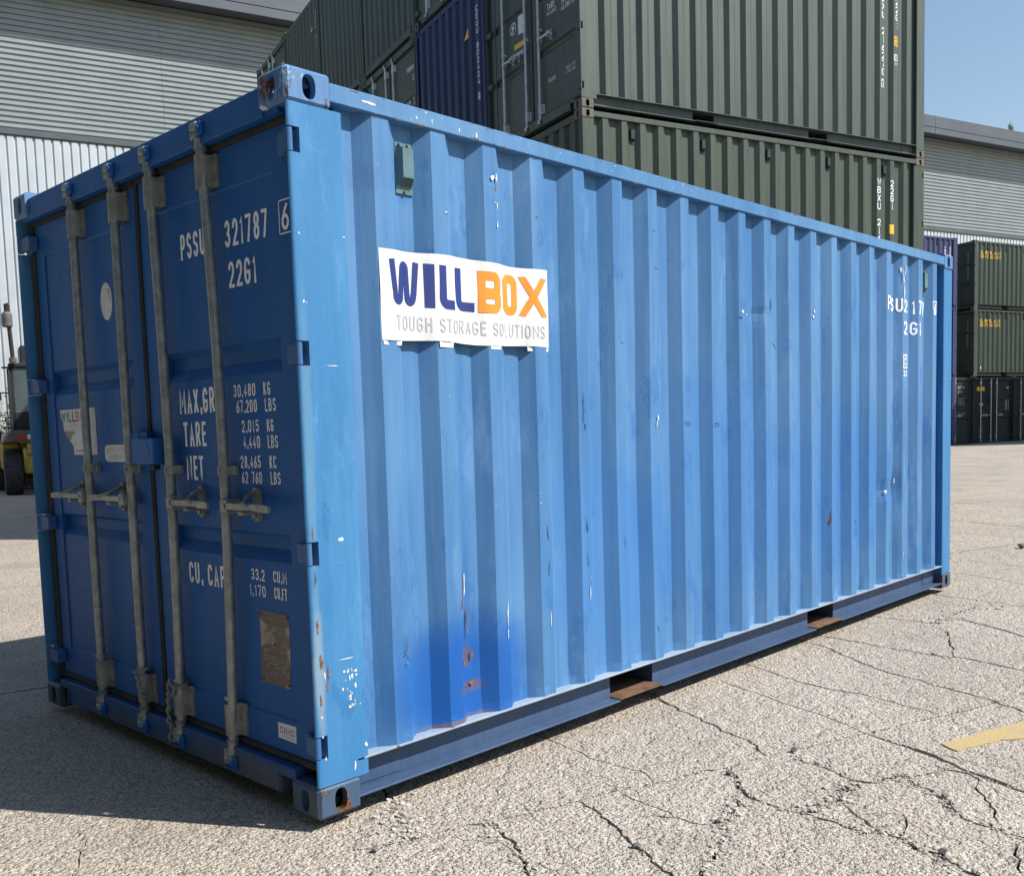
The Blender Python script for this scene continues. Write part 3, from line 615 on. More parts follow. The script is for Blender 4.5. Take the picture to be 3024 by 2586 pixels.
RHM = MB().box(LX - .09, LX - .012, .163, LY - .163, 2.475, 2.558, .004); RHM = RHM.mesh('end_rail', M['green']); RHM2 = MB().box(LX - .09, LX - .012, .163, LY - .163, .045, .164, .004).mesh('end_rail', M['green'])
def door(y0, y1):                                     # panel with two pressed grooves, set in a flat frame
    mb = MB(); xf, xp = .060, .066; i0, i1 = y0 + .10, y1 - .14 if y0 < 1 else y1 - .10
    if y0 < 1: i0, i1 = y0 + .125, y1 - .15
    else: i0, i1 = y0 + .115, y1 - .10
    z0, z1 = .178, 2.432
    pr = [(.306, xf), (.314, xp), (.895, xp), (.940, .098), (.985, .098), (1.002, xp), (1.592, xp), (1.640, .098), (1.690, .098), (1.712, xp), (2.280, xp), (2.288, xf)]
    n_ = len(pr)
    mb.add([(x, y, z) for y in (i0, i1) for z, x in pr], [(i, i + 1, n_ + i + 1, n_ + i) for i in range(n_ - 1)])
    for yi in (i0, i1): mb.add([(x, yi, z) for z, x in pr] + [(xf, yi, z) for z, x in pr], [(i, i + 1, n_ + i + 1, n_ + i) for i in range(n_ - 1)])
    for a, b, c, d in ((y0, i0, z0, z1), (i1, y1, z0, z1), (i0, i1, z0, .306), (i0, i1, 2.288, z1)):
        mb.add([(xf, a, c), (xf, b, c), (xf, b, d), (xf, a, d)], [(0, 1, 2, 3)])
    for a, b in (((y0, z0), (y1, z0)), ((y1, z0), (y1, z1)), ((y1, z1), (y0, z1)), ((y0, z1), (y0, z0))):
        mb.add([(xf, *a), (xf, *b), (.11, *b), (.11, *a)], [(0, 1, 2, 3)])
    mb.add([(.11, y0, z0), (.11, y1, z0), (.11, y1, z1), (.11, y0, z1)], [(0, 1, 2, 3)]); return mb
DYS = ((.064, 1.206), (1.236, LY - .100))
DM = [door(*d).mesh('door', M['green']) for d in DYS]
GKM = []
for k, (a, b) in enumerate(DYS):
    q = MB().box(.048, .085, a, b, 2.4325, 2.4545, .004).box(.048, .085, a, b, .1525, .1775, .004)
    if k == 0: q.box(.052, .085, b + .0005, b + .0145, .1525, 2.4545, .003); q.box(.072, .10, a - .05, a - .0005, .15, 2.4545)
    else: q.box(.052, .085, a - .0145, a - .0005, .1525, 2.4545, .003); q.box(.052, .085, b + .0005, b + .05, .1525, 2.4545, .003)
    GKM.append(q.mesh('gasket', M['rubber']))
RX = .022
def rod_mesh(y, bow=0.):
    mb = MB(); mb.tube([(RX, y - bow * math.sin(math.pi * k / 12), .112 + (2.478 - .112) * k / 12) for k in range(13)], .0195, 14)
    for za, zb in ((.335, .350), (2.290, 2.305)): mb.tube([(RX, y, za), (RX, y, zb)], .0255, 14)
    for s, zb in ((1, 2.44), (-1, .172)):              # necked end with a forged cam
        zt = zb + s * .085; mb.tube([(RX, y, zb), (RX, y, zb + s * .012), (RX, y, zb + s * .03), (RX, y, zb + s * .045), (RX, y, zt - s * .012), (RX, y, zt)], [.027, .023, .021, .027, .024, .017], 12)
        mb.box(RX - .03, RX - .004, y - .024, y + .030, min(zt - s * .02, zt + s * .012), max(zt - s * .02, zt + s * .012), .006)
        mb.box(RX - .026, RX + .004, y + .016, y + .034, min(zt - s * .05, zt + s * .008), max(zt - s * .05, zt + s * .008), .006)
    return mb.mesh('locking_rod', M['steel'], True)
def keeper_mesh(y):
    out = []
    for z in (.085, 2.505):
        mb = MB()
        mb.box(-.004, .0115, y - .05, y - .022, z - .022, z + .028, .004); mb.box(-.014, .0115, y - .046, y - .026, z - .008, z + .012, .004); mb.box(.001, .0115, y - .03, y + .04, z - .03, z - .02, .002)
        out.append(mb.mesh('cam_keeper', M['green']))
    return out
def bracket_mesh(y):
    out = []
    for z0, z1 in ((.192, .318), (2.300, 2.418)):
        mb = MB()
        arc = [(y + .0275 * math.cos(a), RX + .002 - .0275 * math.sin(a)) for a in [math.pi * k / 8 for k in range(0, 9)]]   # from +y over the front to -y
        prof = [(y + .0275, .0595)] + arc + [(y - .030, RX + .024), (y - .062, RX + .027), (y - .062, .0595)]
        mb.prism(prof, lambda a, b: (b, a, z0), lambda a, b: (b, a, z1))
        for zz_ in (z0 + .022, z1 - .022): mb.tube([(RX + .028, y - .047, zz_), (RX + .019, y - .047, zz_)], .008, 8)
        out.append(mb.mesh('rod_bracket', M['tarn'], True))
    return out
def guide_mesh(y):
    mb = MB(); arc = [(y + .025 * math.cos(a), RX - .025 * math.sin(a)) for a in [math.pi * k / 8 for k in range(0, 9)]]
    prof = [(y + .025, .0645)] + arc + [(y - .026, RX + .022), (y - .033, RX + .026), (y - .033, .0645)]
    mb.prism(prof, lambda a, b: (b, a, 1.217), lambda a, b: (b, a, 1.252)); mb.tube([(RX - .022, y - .008, 1.235), (RX - .030, y - .008, 1.235)], .006, 8)
    return mb.mesh('rod_guide', M['tarn'], True)
def handle_mesh(y, s):                                # s=+1 lever points to +y, -1 to -y
    mb = MB(); z = 1.103
    mb.box(-.016, .05, min(y + s * .014, y + s * .062), max(y + s * .014, y + s * .058), z - .030, z + .024, .005)
    mb.tube([(-.02, y + s * .045, z), (-.012, y + s * .045, z)], .010, 8)
    L = .36; P = [(.05, .0, .011), (.16, .0, .012), (.23, .004, .012), (.30, -.002, .014), (L, -.006, .012)]
    for (a, d, hh), (b, d2, h2) in zip(P, P[1:]):
        vs = [(x - .010 + dd, y + s * q, z + zz_ + dd * .4) for q, dd, h_ in ((a, d, hh), (b, d2, h2)) for x, zz_ in ((-.006, -h_), (.006, -h_), (.006, h_), (-.006, h_))]
        mb.add(vs, [(0, 1, 5, 4), (1, 2, 6, 5), (2, 3, 7, 6), (3, 0, 4, 7), (0, 1, 2, 3), (4, 5, 6, 7)])
    return mb.mesh('handle', M['steel'])
def catch_mesh(yc, s):
    mb = MB(); z = 1.106; n_ = 8
    op = [(yc + .021 * math.cos(a), z + .044 + .022 * math.sin(a)) for a in [math.pi * k / n_ for k in range(n_ + 1)]] + [(yc - .018 + .036 * k / 4, z - .052 - .012 * math.sin(math.pi * k / 4)) for k in range(5)]
    mb.prism(op, lambda a, b: (.048, a, b), lambda a, b: (.0655, a, b))
    for dz in (.040, -.042): mb.tube([(.036, yc, z + dz), (.050, yc, z + dz)], .0115, 8)
    # hook that drops over the lever
    mb.tube([(.032, yc, z + .040), (.012, yc + s * .004, z + .034), (-.006, yc + s * .014, z + .020), (-.028, yc + s * .034, z + .012), (-.031, yc + s * .075, z + .006)], [.009, .0085, .008, .0075, .006], 8)
    mb.box(-.022, .05, yc - .014, yc + .014, z - .034, z - .018, .004)
    return mb.mesh('handle_catch', M['tarn'], True)
RODS_B = ((1.79, 1, .095, 1, 0.), (1.358, 1, .10, 1, 0.), (1.026, -1, .13, 0, .036), (.606, -1, .11, 0, .046))
RODS_G = ((1.955, -1, .17, 1, 0.), (1.345, 1, .17, 1, 0.), (1.0, -1, .2, 0, 0.))
def rodset(spec): return [(d, rod_mesh(y, w_), keeper_mesh(y), bracket_mesh(y), guide_mesh(y - w_), handle_mesh(y - w_, s), catch_mesh(y - w_ + s * (.055 + k), s)) for y, s, k, d, w_ in spec]
RSB, RSG = rodset(RODS_B), rodset(RODS_G)
HGM = []
for k in (0, 1):
    HGM.append([])
    for hz in HZ:
        q = MB().tube([(.016, .018, hz - .038), (.016, .018, hz + .038)], .0135, 10).box(.012, .026, .0295, .0745, hz - .034, hz + .034, .003).box(.030, .058, .075, .112, hz - .034, hz + .034, .004)
        if k: q = MB().tube([(.016, LY - .018, hz - .038), (.016, LY - .018, hz + .038)], .0135, 10).box(.012, .058, LY - .14, LY - .03, hz - .034, hz + .034, .004)
        HGM[k].append(q.mesh('hinge', M['green'], True))
VTM = MB().box(-.042, .042, -.006, .0, -.095, .095, .002)
VTM.add([(-.036, -.006, .08), (.036, -.006, .08), (.036, -.006, -.07), (-.036, -.006, -.07), (-.026, -.034, .07), (.026, -.034, .07), (.026, -.034, -.035), (-.026, -.034, -.035)], [(0, 1, 5, 4), (1, 2, 6, 5), (2, 3, 7, 6), (3, 0, 4, 7), (4, 5, 6, 7)])
for k in range(6): VTM.add([(-.030 + 0, -.0345 + .0044 * k + .001, -.036 - .0055 * k), (.030, -.0345 + .0044 * k + .001, -.036 - .0055 * k), (.030, -.037 + .0044 * k, -.039 - .0055 * k), (-.030, -.037 + .0044 * k, -.039 - .0055 * k)], [(0, 1, 2, 3)])
for zz_, yy in ((.087, .02), (.087, -.02), (-.085, 0)): VTM.tube([(yy, -.014, zz_), (yy, -.006, zz_)], .006, 6)
VTM = VTM.mesh('vent', M['vent'])

def container(loc, rz, pal, label, group=None, rods=None, detail=2, vents=()):
    """pal: dict of materials; detail 2 everything, 1 no small door hardware children for hidden ones"""
    e = empty('shipping_container', loc, rz, label, 'container', group); p = pal['paint']; g_ = lambda k: pal.get(k, p)
    d = {}
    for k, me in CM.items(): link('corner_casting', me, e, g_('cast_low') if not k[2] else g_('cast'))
    for s in (0, 1):
        link('corner_post', PM[s], e, g_('post')); link('corner_post', RPM[s], e, g_('post'))
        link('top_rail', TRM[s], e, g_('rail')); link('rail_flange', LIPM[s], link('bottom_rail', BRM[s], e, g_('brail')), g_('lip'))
        d['side%d' % s] = link('side_panel', pal['side'] if (s == 0 and 'side' in pal) else SPM[s], e, p)
    [link('fork_pocket', f_, e, pal.get('pocket', p)) for f_ in FPM]
    link('floor_frame', FLM, e); link('roof_panel', ROOFM, e, p); link('header', HDM, e, g_('header')); link('sill', SILM, e, g_('sill')); link('end_rail', RHM, e, p); link('end_rail', RHM2, e, p)
    d['end'] = link('end_panel', EPM, e, p)
    for k in (0, 1):
        d['door%d' % k] = link('door', DM[k], e, g_('door')); link('gasket', GKM[k], d['door%d' % k]); [link('hinge', h_, d['door%d' % k], g_('hinge')) for h_ in HGM[k]]
    if detail > 1:
        for (k, a, b, c, q, h, t_) in (rods or RSG):
            dd = d['door%d' % k]; link('locking_rod', a, dd, g_('rod') if 'rod' in pal else M['steel_b']); [link('cam_keeper', b_, dd, g_('header')) for b_ in b]
            br = pal.get('bracket', M['steel_b'])
            [link('rod_bracket', c_, dd, br) for c_ in c]; link('rod_guide', q, dd, br); link('handle', h, dd, pal.get('rod', M['steel_b'])); link('handle_catch', t_, dd, br)
    for (x, s) in vents:
        o = link('vent', VTM, d['side%d' % s], pal.get('vent', p), (x, INN - .001, 2.345) if not s else (x, LY - INN + .001, 2.345))
        if s: o.rotation_euler = (0, 0, math.pi)
    d['root'] = e; return d

# ---- the blue container
SPD = side_panel(True, 56).mesh('side_panel', M['blue'])
bl = container((0, 0, 0), 0, dict(paint=M['blue'], side=SPD, post=M['post'], rail=M['rail'], brail=M['brail'], lip=M['lip'], door=M['door'], cast=M['cast'], cast_low=M['cast_low'], sill=M['sill'], hinge=M['hinge'],
    header=M['door'], pocket=M['rustplate'], rod=M['steel'], bracket=M['tarn'], vent=M['vent']), 'faded blue shipping container with white banner standing alone in the foreground', rods=RSB, vents=((.542, 0), (5.57, 0)))
root = bl['root']; D0, D1, SIDE = bl['door0'], bl['door1'], bl['side0']
def dfn(x=.0590): return lambda u, v: (x, u, v)        # door face: u = y, v = z
def dtext(mb, s, yl, yr, zb, zt, bold=.02): text_into(mb, s, yl, yr, zb, zt, dfn(.0652), bold)
def lput(lt):
    for i, (x, y, z) in enumerate(lt.v):
        if y < .189 or z > 2.288: lt.v[i] = (x - .0067, y, z)
    lt.build('lettering', M['white'], D0, fix=False)
for a in (('PSSU', .880, .690, 2.072, 2.172), ('321787', .538, .245, 2.072, 2.172), ('22G1', .527, .332, 1.921, 2.019), ('MAX.GR', .962, .681, 1.461, 1.561), ('TARE', .941, .760, 1.328, 1.427), ('NET', .933, .796, 1.191, 1.290),
          ('30.480', .535, .381, 1.512, 1.560), ('KG', .327, .281, 1.512, 1.560), ('67.200', .520, .377, 1.452, 1.500), ('LBS', .322, .249, 1.452, 1.500), ('2.015', .489, .370, 1.378, 1.424), ('KG', .315, .272, 1.378, 1.424),
          ('4.440', .485, .368, 1.318, 1.365), ('LBS', .315, .248, 1.318, 1.365), ('28.465', .510, .369, 1.243, 1.290), ('KC', .310, .266, 1.243, 1.290), ('62 760', .508, .366, 1.184, 1.230), ('LBS', .308, .243, 1.184, 1.230),
          ('CU. CAP', .962, .673, .762, .850), ('33.2', .476, .383, .816, .860), ('CU.M', .324, .236, .818, .862), ('1,170', .494, .381, .754, .798), ('CU.FT', .322, .238, .756, .800)):
    lt = MB(); dtext(lt, *a, bold=.016 if a[4] - a[3] < .06 else .022); lput(lt)
lt = MB(); frame_into(lt, .158, .088, 2.062, 2.180, .0045, dfn(.0585)); 
text_into(lt, '6', .146, .100, 2.074, 2.168, dfn(.0585), .02); lt.build('lettering', M['white'], D0, fix=False)
# stickers on the doors
def sticker(name, poly, mat, parent, x=.0650, label=None):
    mb = MB(); mb.prism(poly, lambda a, b: (x - .0006, a, b), lambda a, b: (x + .0006, a, b)); o = mb.build(name, mat, parent); tag(o, label); return o
ov = [(1.584 + .058 * math.cos(a), 1.988 + .084 * math.sin(a)) for a in [2 * math.pi * k / 32 for k in range(32)]]
so1 = sticker('sticker', ov, M['sticker'], D1, label='round white sticker')
mb = MB(); rect_into(mb, 1.560, 1.553, 2.012, 2.036, dfn(.0640)); rect_into(mb, 1.566, 1.557, 2.034, 2.041, dfn(.0640)); mb.build('scuff_mark', M['blackprint'], D1, fix=False)
ws = [(2.187, 1.517), (1.78, 1.518), (1.78, 1.296), (2.045, 1.296), (2.048, 1.340), (2.085, 1.362), (2.125, 1.395), (2.150, 1.418), (2.158, 1.455), (2.178, 1.478)]
sticker('sticker', ws, M['sticker'], D1, label='torn white sticker with company name')
mb = MB(); text_into(mb, 'WILL', 2.172, 2.012, 1.456, 1.507, dfn(.0640), .05); mb.build('lettering', M['blackprint'], D1, fix=False)
mb = MB(); text_into(mb, 'BOX', 2.006, 1.845, 1.456, 1.507, dfn(.0640), .05); text_into(mb, '01', 1.975, 1.95, 1.312, 1.319, dfn(.0640), .03); rect_into(mb, 2.02, 1.90, 1.312, 1.319, dfn(.0641)); mb.build('lettering', M['rustprint'], D1, fix=False)
mb = MB(); text_into(mb, 'TOUGH STORAGE SOLUTIONS', 2.150, 1.80, 1.430, 1.444, dfn(.0640), .0)
for z in (1.417, 1.351): rect_into(mb, 2.14 if z > 1.4 else 2.06, 1.79, z, z + .0018, dfn(.0640))
mb.build('lettering', M['greyprint'], D1, fix=False)
mb = MB(); mb.prism([(2.15, 1.414), (2.03, 1.412), (2.02, 1.400), (2.06, 1.392), (2.07, 1.37), (2.085, 1.364), (2.12, 1.393)], lambda a, b: (.0640, a, b), lambda a, b: (.0643, a, b)); mb.build('torn_patch', plain('torn_sticker_backing', (.36, .33, .29), .8), D1)
rp = [(1.588 + sx * (.113 - .035) + .035 * math.cos(a), 1.302 + sz * (.039 - .028) + .028 * math.sin(a)) for sx, sz, a0 in ((1, 1, 0), (-1, 1, 90), (-1, -1, 180), (1, -1, 270)) for a in [R(a0 + 90 * k / 5) for k in range(6)]]
sticker('sticker', rp, M['sticker'], D1, label='white rounded plate lettered COR-TEN STEEL CONTAINER')
mb = MB(); text_into(mb, 'COR-TEN STEEL', 1.690, 1.487, 1.306, 1.328, dfn(.0640), 0); text_into(mb, 'CONTAINER', 1.655, 1.515, 1.274, 1.296, dfn(.0640), 0); mb.build('lettering', M['greyprint'], D1, fix=False)
sticker('sticker', [(.333, .285), (.214, .288), (.216, .224), (.335, .226)], M['sticker'], D0, .0605, 'white maker sticker')
mb = MB(); text_into(mb, 'CIMC', .321, .226, .247, .272, dfn(.0596), .03); rect_into(mb, .294, .291, .236, .272, dfn(.0595)); mb.build('lettering', M['cimcprint'], D0, fix=False)
mb = MB(); rect_into(mb, .288, .228, .236, .239, dfn(.0595)); mb.build('fine_print', M['greyprint'], D0, fix=False)
pj = random.Random(2); pp = [(.432 + .002 * pj.random(), .702), (.36, .704), (.30, .701), (.237, .701), (.235 - .004 * pj.random(), .60), (.239, .5), (.243, .424), (.436, .424), (.438, .52), (.430, .60)]
sticker('certificate_plate', pp, M['plate'], D0, label='weathered brown certificate plate')
mb = MB(); text_into(mb, 'APPROVED FOR TRANSPORT', .415, .255, .672, .682, dfn(.0642), .01); text_into(mb, 'UNDER CUSTOMS SEAL', .405, .265, .654, .664, dfn(.0642), .01)
for k in range(16):
    z = .64 - k * .0125; a = .42 - pj.uniform(0, .02); 
    while a > .26:
        b = a - pj.uniform(.012, .05)
        if pj.random() < .6: rect_into(mb, a, max(b, .25), z, z + .005, dfn(.0642))
        a = b - .008
mb.build('fine_print', plain('plate_print', (.24, .21, .185), .5), D0, fix=False)
for zz_, yy in ((.69, .425), (.69, .245), (.435, .425), (.435, .25), (.58, .335)): MB().tube([(.0615, yy, zz_), (.066, yy, zz_)], .006, 8).build('rivet', M['rust'], D0)
# lock box across the door gap
lb = MB().box(-.014, .0595, 1.062, 1.258, 1.256, 1.367, .005); lb.tube([(-.0155, 1.13, 1.312), (-.0125, 1.13, 1.312)], .034, 20); lb = lb.build('lock_box', M['door'], D0)
MB().box(.022, .0595, 1.262, 1.35, 1.262, 1.392, .004).box(.026, .05, 1.19, 1.2615, 1.3685, 1.392).build('lock_box', M['door'], D1)
MB().box(.01, .04, 1.11, 1.14, 1.232, 1.2555, .004).build('padlock', M['truckblack'], D0)
# side lettering painted over the corrugation
def sfn(u, v): return (u, corr(u) - .0012, v)
def on_side(mb, name, mat, parent, fn=sfn, cuts=BRK):
    b = bmesh.new(); vs = [b.verts.new((x, y, z)) for x, y, z in mb.v]
    for f in mb.f:
        try: b.faces.new([vs[i] for i in f])
        except ValueError: pass
    lo = min(v[0] for v in mb.v); hi = max(v[0] for v in mb.v)
    for c in cuts:
        if lo < c < hi: bmesh.ops.bisect_plane(b, geom=b.verts[:] + b.edges[:] + b.faces[:], plane_co=(c, 0, 0), plane_no=(1, 0, 0), dist=1e-6)
    for v in b.verts: q = fn(v.co.x, v.co.z); v.co = (q[0], q[1] + v.co.y * (1 if q[1] < 1 else -1), q[2])
    me = bpy.data.meshes.new(name); b.to_mesh(me); b.free(); me.materials.append(mat); return link(name, me, parent)
mb = MB()
for s, a, b, z0, z1 in (('P', 4.850, 4.905, 2.102, 2.200), ('S', 4.93, 4.97, 2.1, 2.198), ('S', 5.006, 5.050, 2.103, 2.196), ('U', 5.066, 5.114, 2.1, 2.196), ('2', 5.130, 5.185, 2.098, 2.190), ('3', 5.215, 5.27, 2.1, 2.198), ('1', 5.350, 5.374, 2.102, 2.200), ('7', 5.402, 5.452, 2.1, 2.202), ('7', 5.566, 5.606, 2.105, 2.206), ('6', 5.690, 5.736, 2.114, 2.203),
                        ('2', 5.130, 5.185, 1.942, 2.039), ('G', 5.336, 5.388, 1.950, 2.046), ('1', 5.414, 5.440, 1.950, 2.047), ('C', 5.142, 5.174, 1.722, 1.782), ('33', 5.124, 5.182, 1.644, 1.688)):
    text_into(mb, s, a, b, z0, z1, fl, .03)
frame_into(mb, 5.674, 5.750, 2.100, 2.217, .007, fl); frame_into(mb, 5.122, 5.190, 1.702, 1.802, .010, fl)
on_side(mb, 'lettering', M['white'], SIDE)
# banner
BX0, BX1, BZ0, BZ1 = .373, 1.297, 1.704, 2.036
def sag(x):
    q = (corr(x - .012) + corr(x) + corr(x + .012) + corr(x + .024) + corr(x - .024)) / 5
    return q
def bfn(off):
    def f(u, v):
        z = v - .018 * (u - BX0) * 0
        return (u, OUT_ - .004 + .42 * (sag(u) - OUT_) + .0016 * math.sin(23 * v + 5 * u) * math.sin(31 * u) - off, v)
    return f
GR = [BX0 + i * (BX1 - BX0) / 72 for i in range(73)]
mb = MB(); zs = [BZ0 + (BZ1 - BZ0) * j / 16 for j in range(17)]
for j, z in enumerate(zs):
    for x in GR:
        e_ = 0
        if j == 16: e_ = .004 * math.sin(9 * x + 1)
        if j == 0: e_ = .004 * math.sin(12 * x)
        mb.v.append(bfn(0)(x, z + e_))
mb.f = [(j * 73 + i, j * 73 + i + 1, (j + 1) * 73 + i + 1, (j + 1) * 73 + i) for j in range(16) for i in range(72)]
ban = tag(mb.build('banner', M['vinyl'], SIDE, True, False), 'white company banner with blue and orange lettering')
for a, b, d in ((.378, .475, .020), (.655, .735, .019), (.935, 1.000, .017), (1.165, 1.297, .016)):
    mb = MB(); mb.prism([(a, BZ0 + .004), (b, BZ0 + .004), (b - .004, BZ0 - d), (a + .002, BZ0 - d)], lambda u, v: bfn(-.0005)(u, v), lambda u, v: (u, bfn(-.0015)(u, v)[1], v)); mb.build('banner_tab', M['vinyl'], SIDE)
def rrect(x0, x1, z0, z1, r):
    return [(cx + r * math.cos(a), cz + r * math.sin(a)) for cx, cz, a0 in ((x1 - r, z1 - r, 0), (x0 + r, z1 - r, 90), (x0 + r, z0 + r, 180), (x1 - r, z0 + r, 270)) for a in [R(a0 + 18 * k) for k in range(6)]]
zt, zb = 1.998, 1.832; W = .040
mb = MB()
stroke(mb, [(.431, zt), (.447, zb + .05)] + A_(.4625, zb + .032, .0145, .0165, 195, 345, 10) + [(.484, zt - .05)] + A_(.4975, zt - .032, .0115, .0165, 165, 15, 10) + [(.511, zb + .05)] + A_(.5265, zb + .032, .0145, .0165, 195, 345, 10) + [(.546, zb + .05), (.562, zt)], .0275)
stroke(mb, [(.619, zt), (.619, zb)], .046)
stroke(mb, [(.683, zt)] + A_(.707, zb + .042, .024, .024, 180, 270, 6) + [(.748, zb + .018)], .036)
stroke(mb, [(.776, zt)] + A_(.800, zb + .042, .024, .024, 180, 270, 6) + [(.864, zb + .018)], .036)
def grow(mb, name, mat): return on_side(mb, name, mat, ban, bfn(.0012), GR[1:-1])
grow(mb, 'lettering', M['navyprint'])
mb = MB()
stroke(mb, rrect(.900, .984, zb + .074, zt - .018, .022), .036, closed=True); stroke(mb, rrect(.900, .986, zb + .018, zb + .082, .022), .036, closed=True); rect_into(mb, .881, .912, zb, zt, lambda u, v: (u, -.0012, v))
stroke(mb, rrect(1.036, 1.098, zb + .018, zt - .018, .022), .036, closed=True)
stroke(mb, [(1.143, zt + .01), (1.268, zb - .01)], .046);  stroke(mb, [(1.268, zt + .01), (1.143, zb - .01)], .046)
mb.v = [(x, y, max(zb, min(zt, z))) for x, y, z in mb.v]
grow(mb, 'lettering', M['orange'])
mb = MB(); text_into(mb, 'TOUGH STORAGE SOLUTIONS', .445, 1.268, 1.741, 1.796, fl, .012); grow(mb, 'lettering', M['greyprint'])
# paint chips, rust marks and scuffs
ck = random.Random(8); chips = MB(); rusts = MB(); scuffs = MB()
def mark(mb, x, z, w_, h_, fn, n_=9, rot=0.):
    P = []
    for k in range(n_):
        a = 2 * math.pi * k / n_; q = ck.uniform(.35, 1.15); u = w_ / 2 * math.cos(a) * q; v = h_ / 2 * math.sin(a) * q
        P.append((x + u * math.cos(rot) - v * math.sin(rot), z + u * math.sin(rot) + v * math.cos(rot)))
    c = (sum(p[0] for p in P) / n_, sum(p[1] for p in P) / n_); k = len(mb.v); mb.v += [fn(*p) for p in P] + [fn(*c)]
    mb.f += [(k + i, k + (i + 1) % n_, k + n_) for i in range(n_)]
sf = lambda u, v: (u, corr(u) - .0022, v); pf = lambda u, v: (u, .0018, v); rf = lambda u, v: (u, .0006, v)
def ridge(x): # snap an x onto the nearest outer flat
    k = round((x - .306 - .101) / PITCH); return .306 + .101 + k * PITCH
for _ in range(17): mark(chips, ck.gauss(.168, .012), ck.uniform(.37, .52), ck.uniform(.004, .018), ck.uniform(.006, .024), pf)
for _ in range(6): mark(chips, ck.gauss(.135, .012), ck.uniform(.44, .52), ck.uniform(.003, .014), ck.uniform(.004, .016), pf)
for x, z, w_, h_ in ((.217, .226, .014, .02), (.164, .165, .010, .05), (.028, 2.042, .008, .012), (.035, 1.816, .010, .012), (.045, 1.812, .010, .005), (.216, 2.049, .012, .008), (.147, .991, .03, .016), (.03, .371, .012, .012), (.03, .30, .008, .012), (.04, .22, .010, .02), (.05, .52, .006, .05), (.14, 1.60, .06, .004), (.15, .56, .08, .004)): mark(chips, x, z, w_, h_, pf)
for x, z, w_, h_ in ((.040, .565, .022, .06), (.062, .475, .014, .05), (.030, .69, .010, .06), (.066, .52, .010, .06), (.030, .43, .010, .06), (.028, 1.02, .008, .05), (.030, .86, .008, .05)): mark(rusts, x, z, w_, h_, pf, 12)
for k in range(22): mark(chips, ck.uniform(.25, 2.6), ck.choice((2.545, 2.53, 2.515, 2.556)) + ck.gauss(0, .004), ck.uniform(.003, .014), ck.uniform(.002, .006), rf)
mark(chips, .349, 2.535, .07, .010, rf); mark(chips, .36, 2.531, .05, .008, rf)
for x, z, h_ in ((.574, 2.527, .02), (.651, 2.529, .03), (.792, 2.523, .02), (.885, 2.52, .03)): mark(chips, x, z, .010, h_, rf)
for k in range(60): mark(rusts, ck.uniform(.2, 5.8), ck.choice((2.562, 2.505)) + ck.gauss(0, .002), ck.uniform(.01, .06), ck.uniform(.002, .006), rf)
for x, z, w_, h_ in ((.975, 2.375, .022, .03), (1.000, 2.372, .012, .05), (.998, 2.27, .008, .05), (.985, 2.278, .008, .012), (.998, 2.19, .008, .04), (.716, 2.203, .035, .004), (.990, .58, .008, .12), (.988, .50, .006, .06), (1.262, .51, .006, .10), (.784, .735, .008, .09), (.775, .70, .006, .05), (1.54, .60, .005, .09), (.735, .63, .006, .03), (2.915, 1.966, .03, .020), (3.02, 1.96, .05, .008), (3.75, 1.985, .03, .02), (3.76, 2.02, .02, .02), (2.10, 1.39, .012, .03), (5.135, .35, .010, .05), (2.09, 1.36, .006, .05), (4.83, .835, .03, .03), (4.36, .60, .02, .08), (5.06, .9, .012, .04)): mark(chips, x, z, w_, h_, sf)
for x, z, w_, h_, r_ in ((5.10, 2.40, .02, .06, .2), (5.125, 2.35, .016, .12, .12), (5.14, 2.26, .014, .14, -.05), (5.155, 2.39, .014, .10, -.3), (5.14, 2.16, .02, .06, 0)): mark(chips, x, z, w_, h_, sf, 11, r_)
for k in range(9): mark(rusts, .452 + ck.gauss(0, .006), .475 + k * .013, .040 * (1 - abs(k - 4) / 7), .006, sf, 8, .25)
for x, z, w_, h_ in ((.768, .74, .012, .16), (.750, .655, .02, .06), (.794, .60, .010, .10), (.795, .55, .006, .07), (1.005, 2.385, .014, .02), (.725, 2.198, .014, .010), (1.0, 2.345, .006, .05), (.815, .325, .05, .022), (.775, .318, .03, .014), (.75, .42, .05, .018), (.815, .44, .016, .05), (3.99, .74, .010, .10), (3.985, .70, .02, .04), (3.765, 1.99, .02, .014), (4.84, .86, .03, .012), (4.365, .66, .014, .06), (1.24, 2.254, .02, .006), (5.15, .33, .006, .08), (1.57, 1.46, .02, .008), (3.38, 1.15, .016, .010)): mark(rusts, x, z, w_, h_, sf, 10)
for x, z, w_, h_, r_ in ((3.225, 2.02, .010, .10, 0), (3.34, 1.80, .05, .006, -.5), (3.36, 1.785, .05, .005, -.5), (2.36, 1.365, .08, .006, 0), (2.36, 1.352, .08, .004, 0), (2.64, 1.355, .08, .006, 0), (2.64, 1.342, .08, .004, 0), (2.92, 1.345, .05, .005, 0), (1.52, 1.46, .02, .10, 0), (1.52, 1.40, .012, .05, 0), (1.53, 1.36, .02, .04, .3), (2.09, 2.30, .05, .004, 0), (2.10, 2.12, .05, .004, 0), (1.82, 1.75, .05, .004, 0), (2.07, .34, .006, .06, .4), (1.53, .9, .01, .08, .1), (2.9, 1.93, .05, .012, 0), (1.255, .9, .008, .10, .1), (1.26, .75, .006, .07, -.1), (1.53, .75, .006, .08, .2), (1.815, .8, .005, .08, .1)): mark(scuffs, x, z, w_, h_, sf, 9, r_)
for _ in range(46):
    x = ridge(ck.uniform(.4, 5.7)) + ck.uniform(-.03, .03); mark(ck.choice((chips, scuffs, scuffs)), x, ck.uniform(.25, 1.3) if ck.random() < .6 else ck.uniform(1.3, 2.45), ck.uniform(.002, .007), ck.uniform(.003, .012), sf, 7)
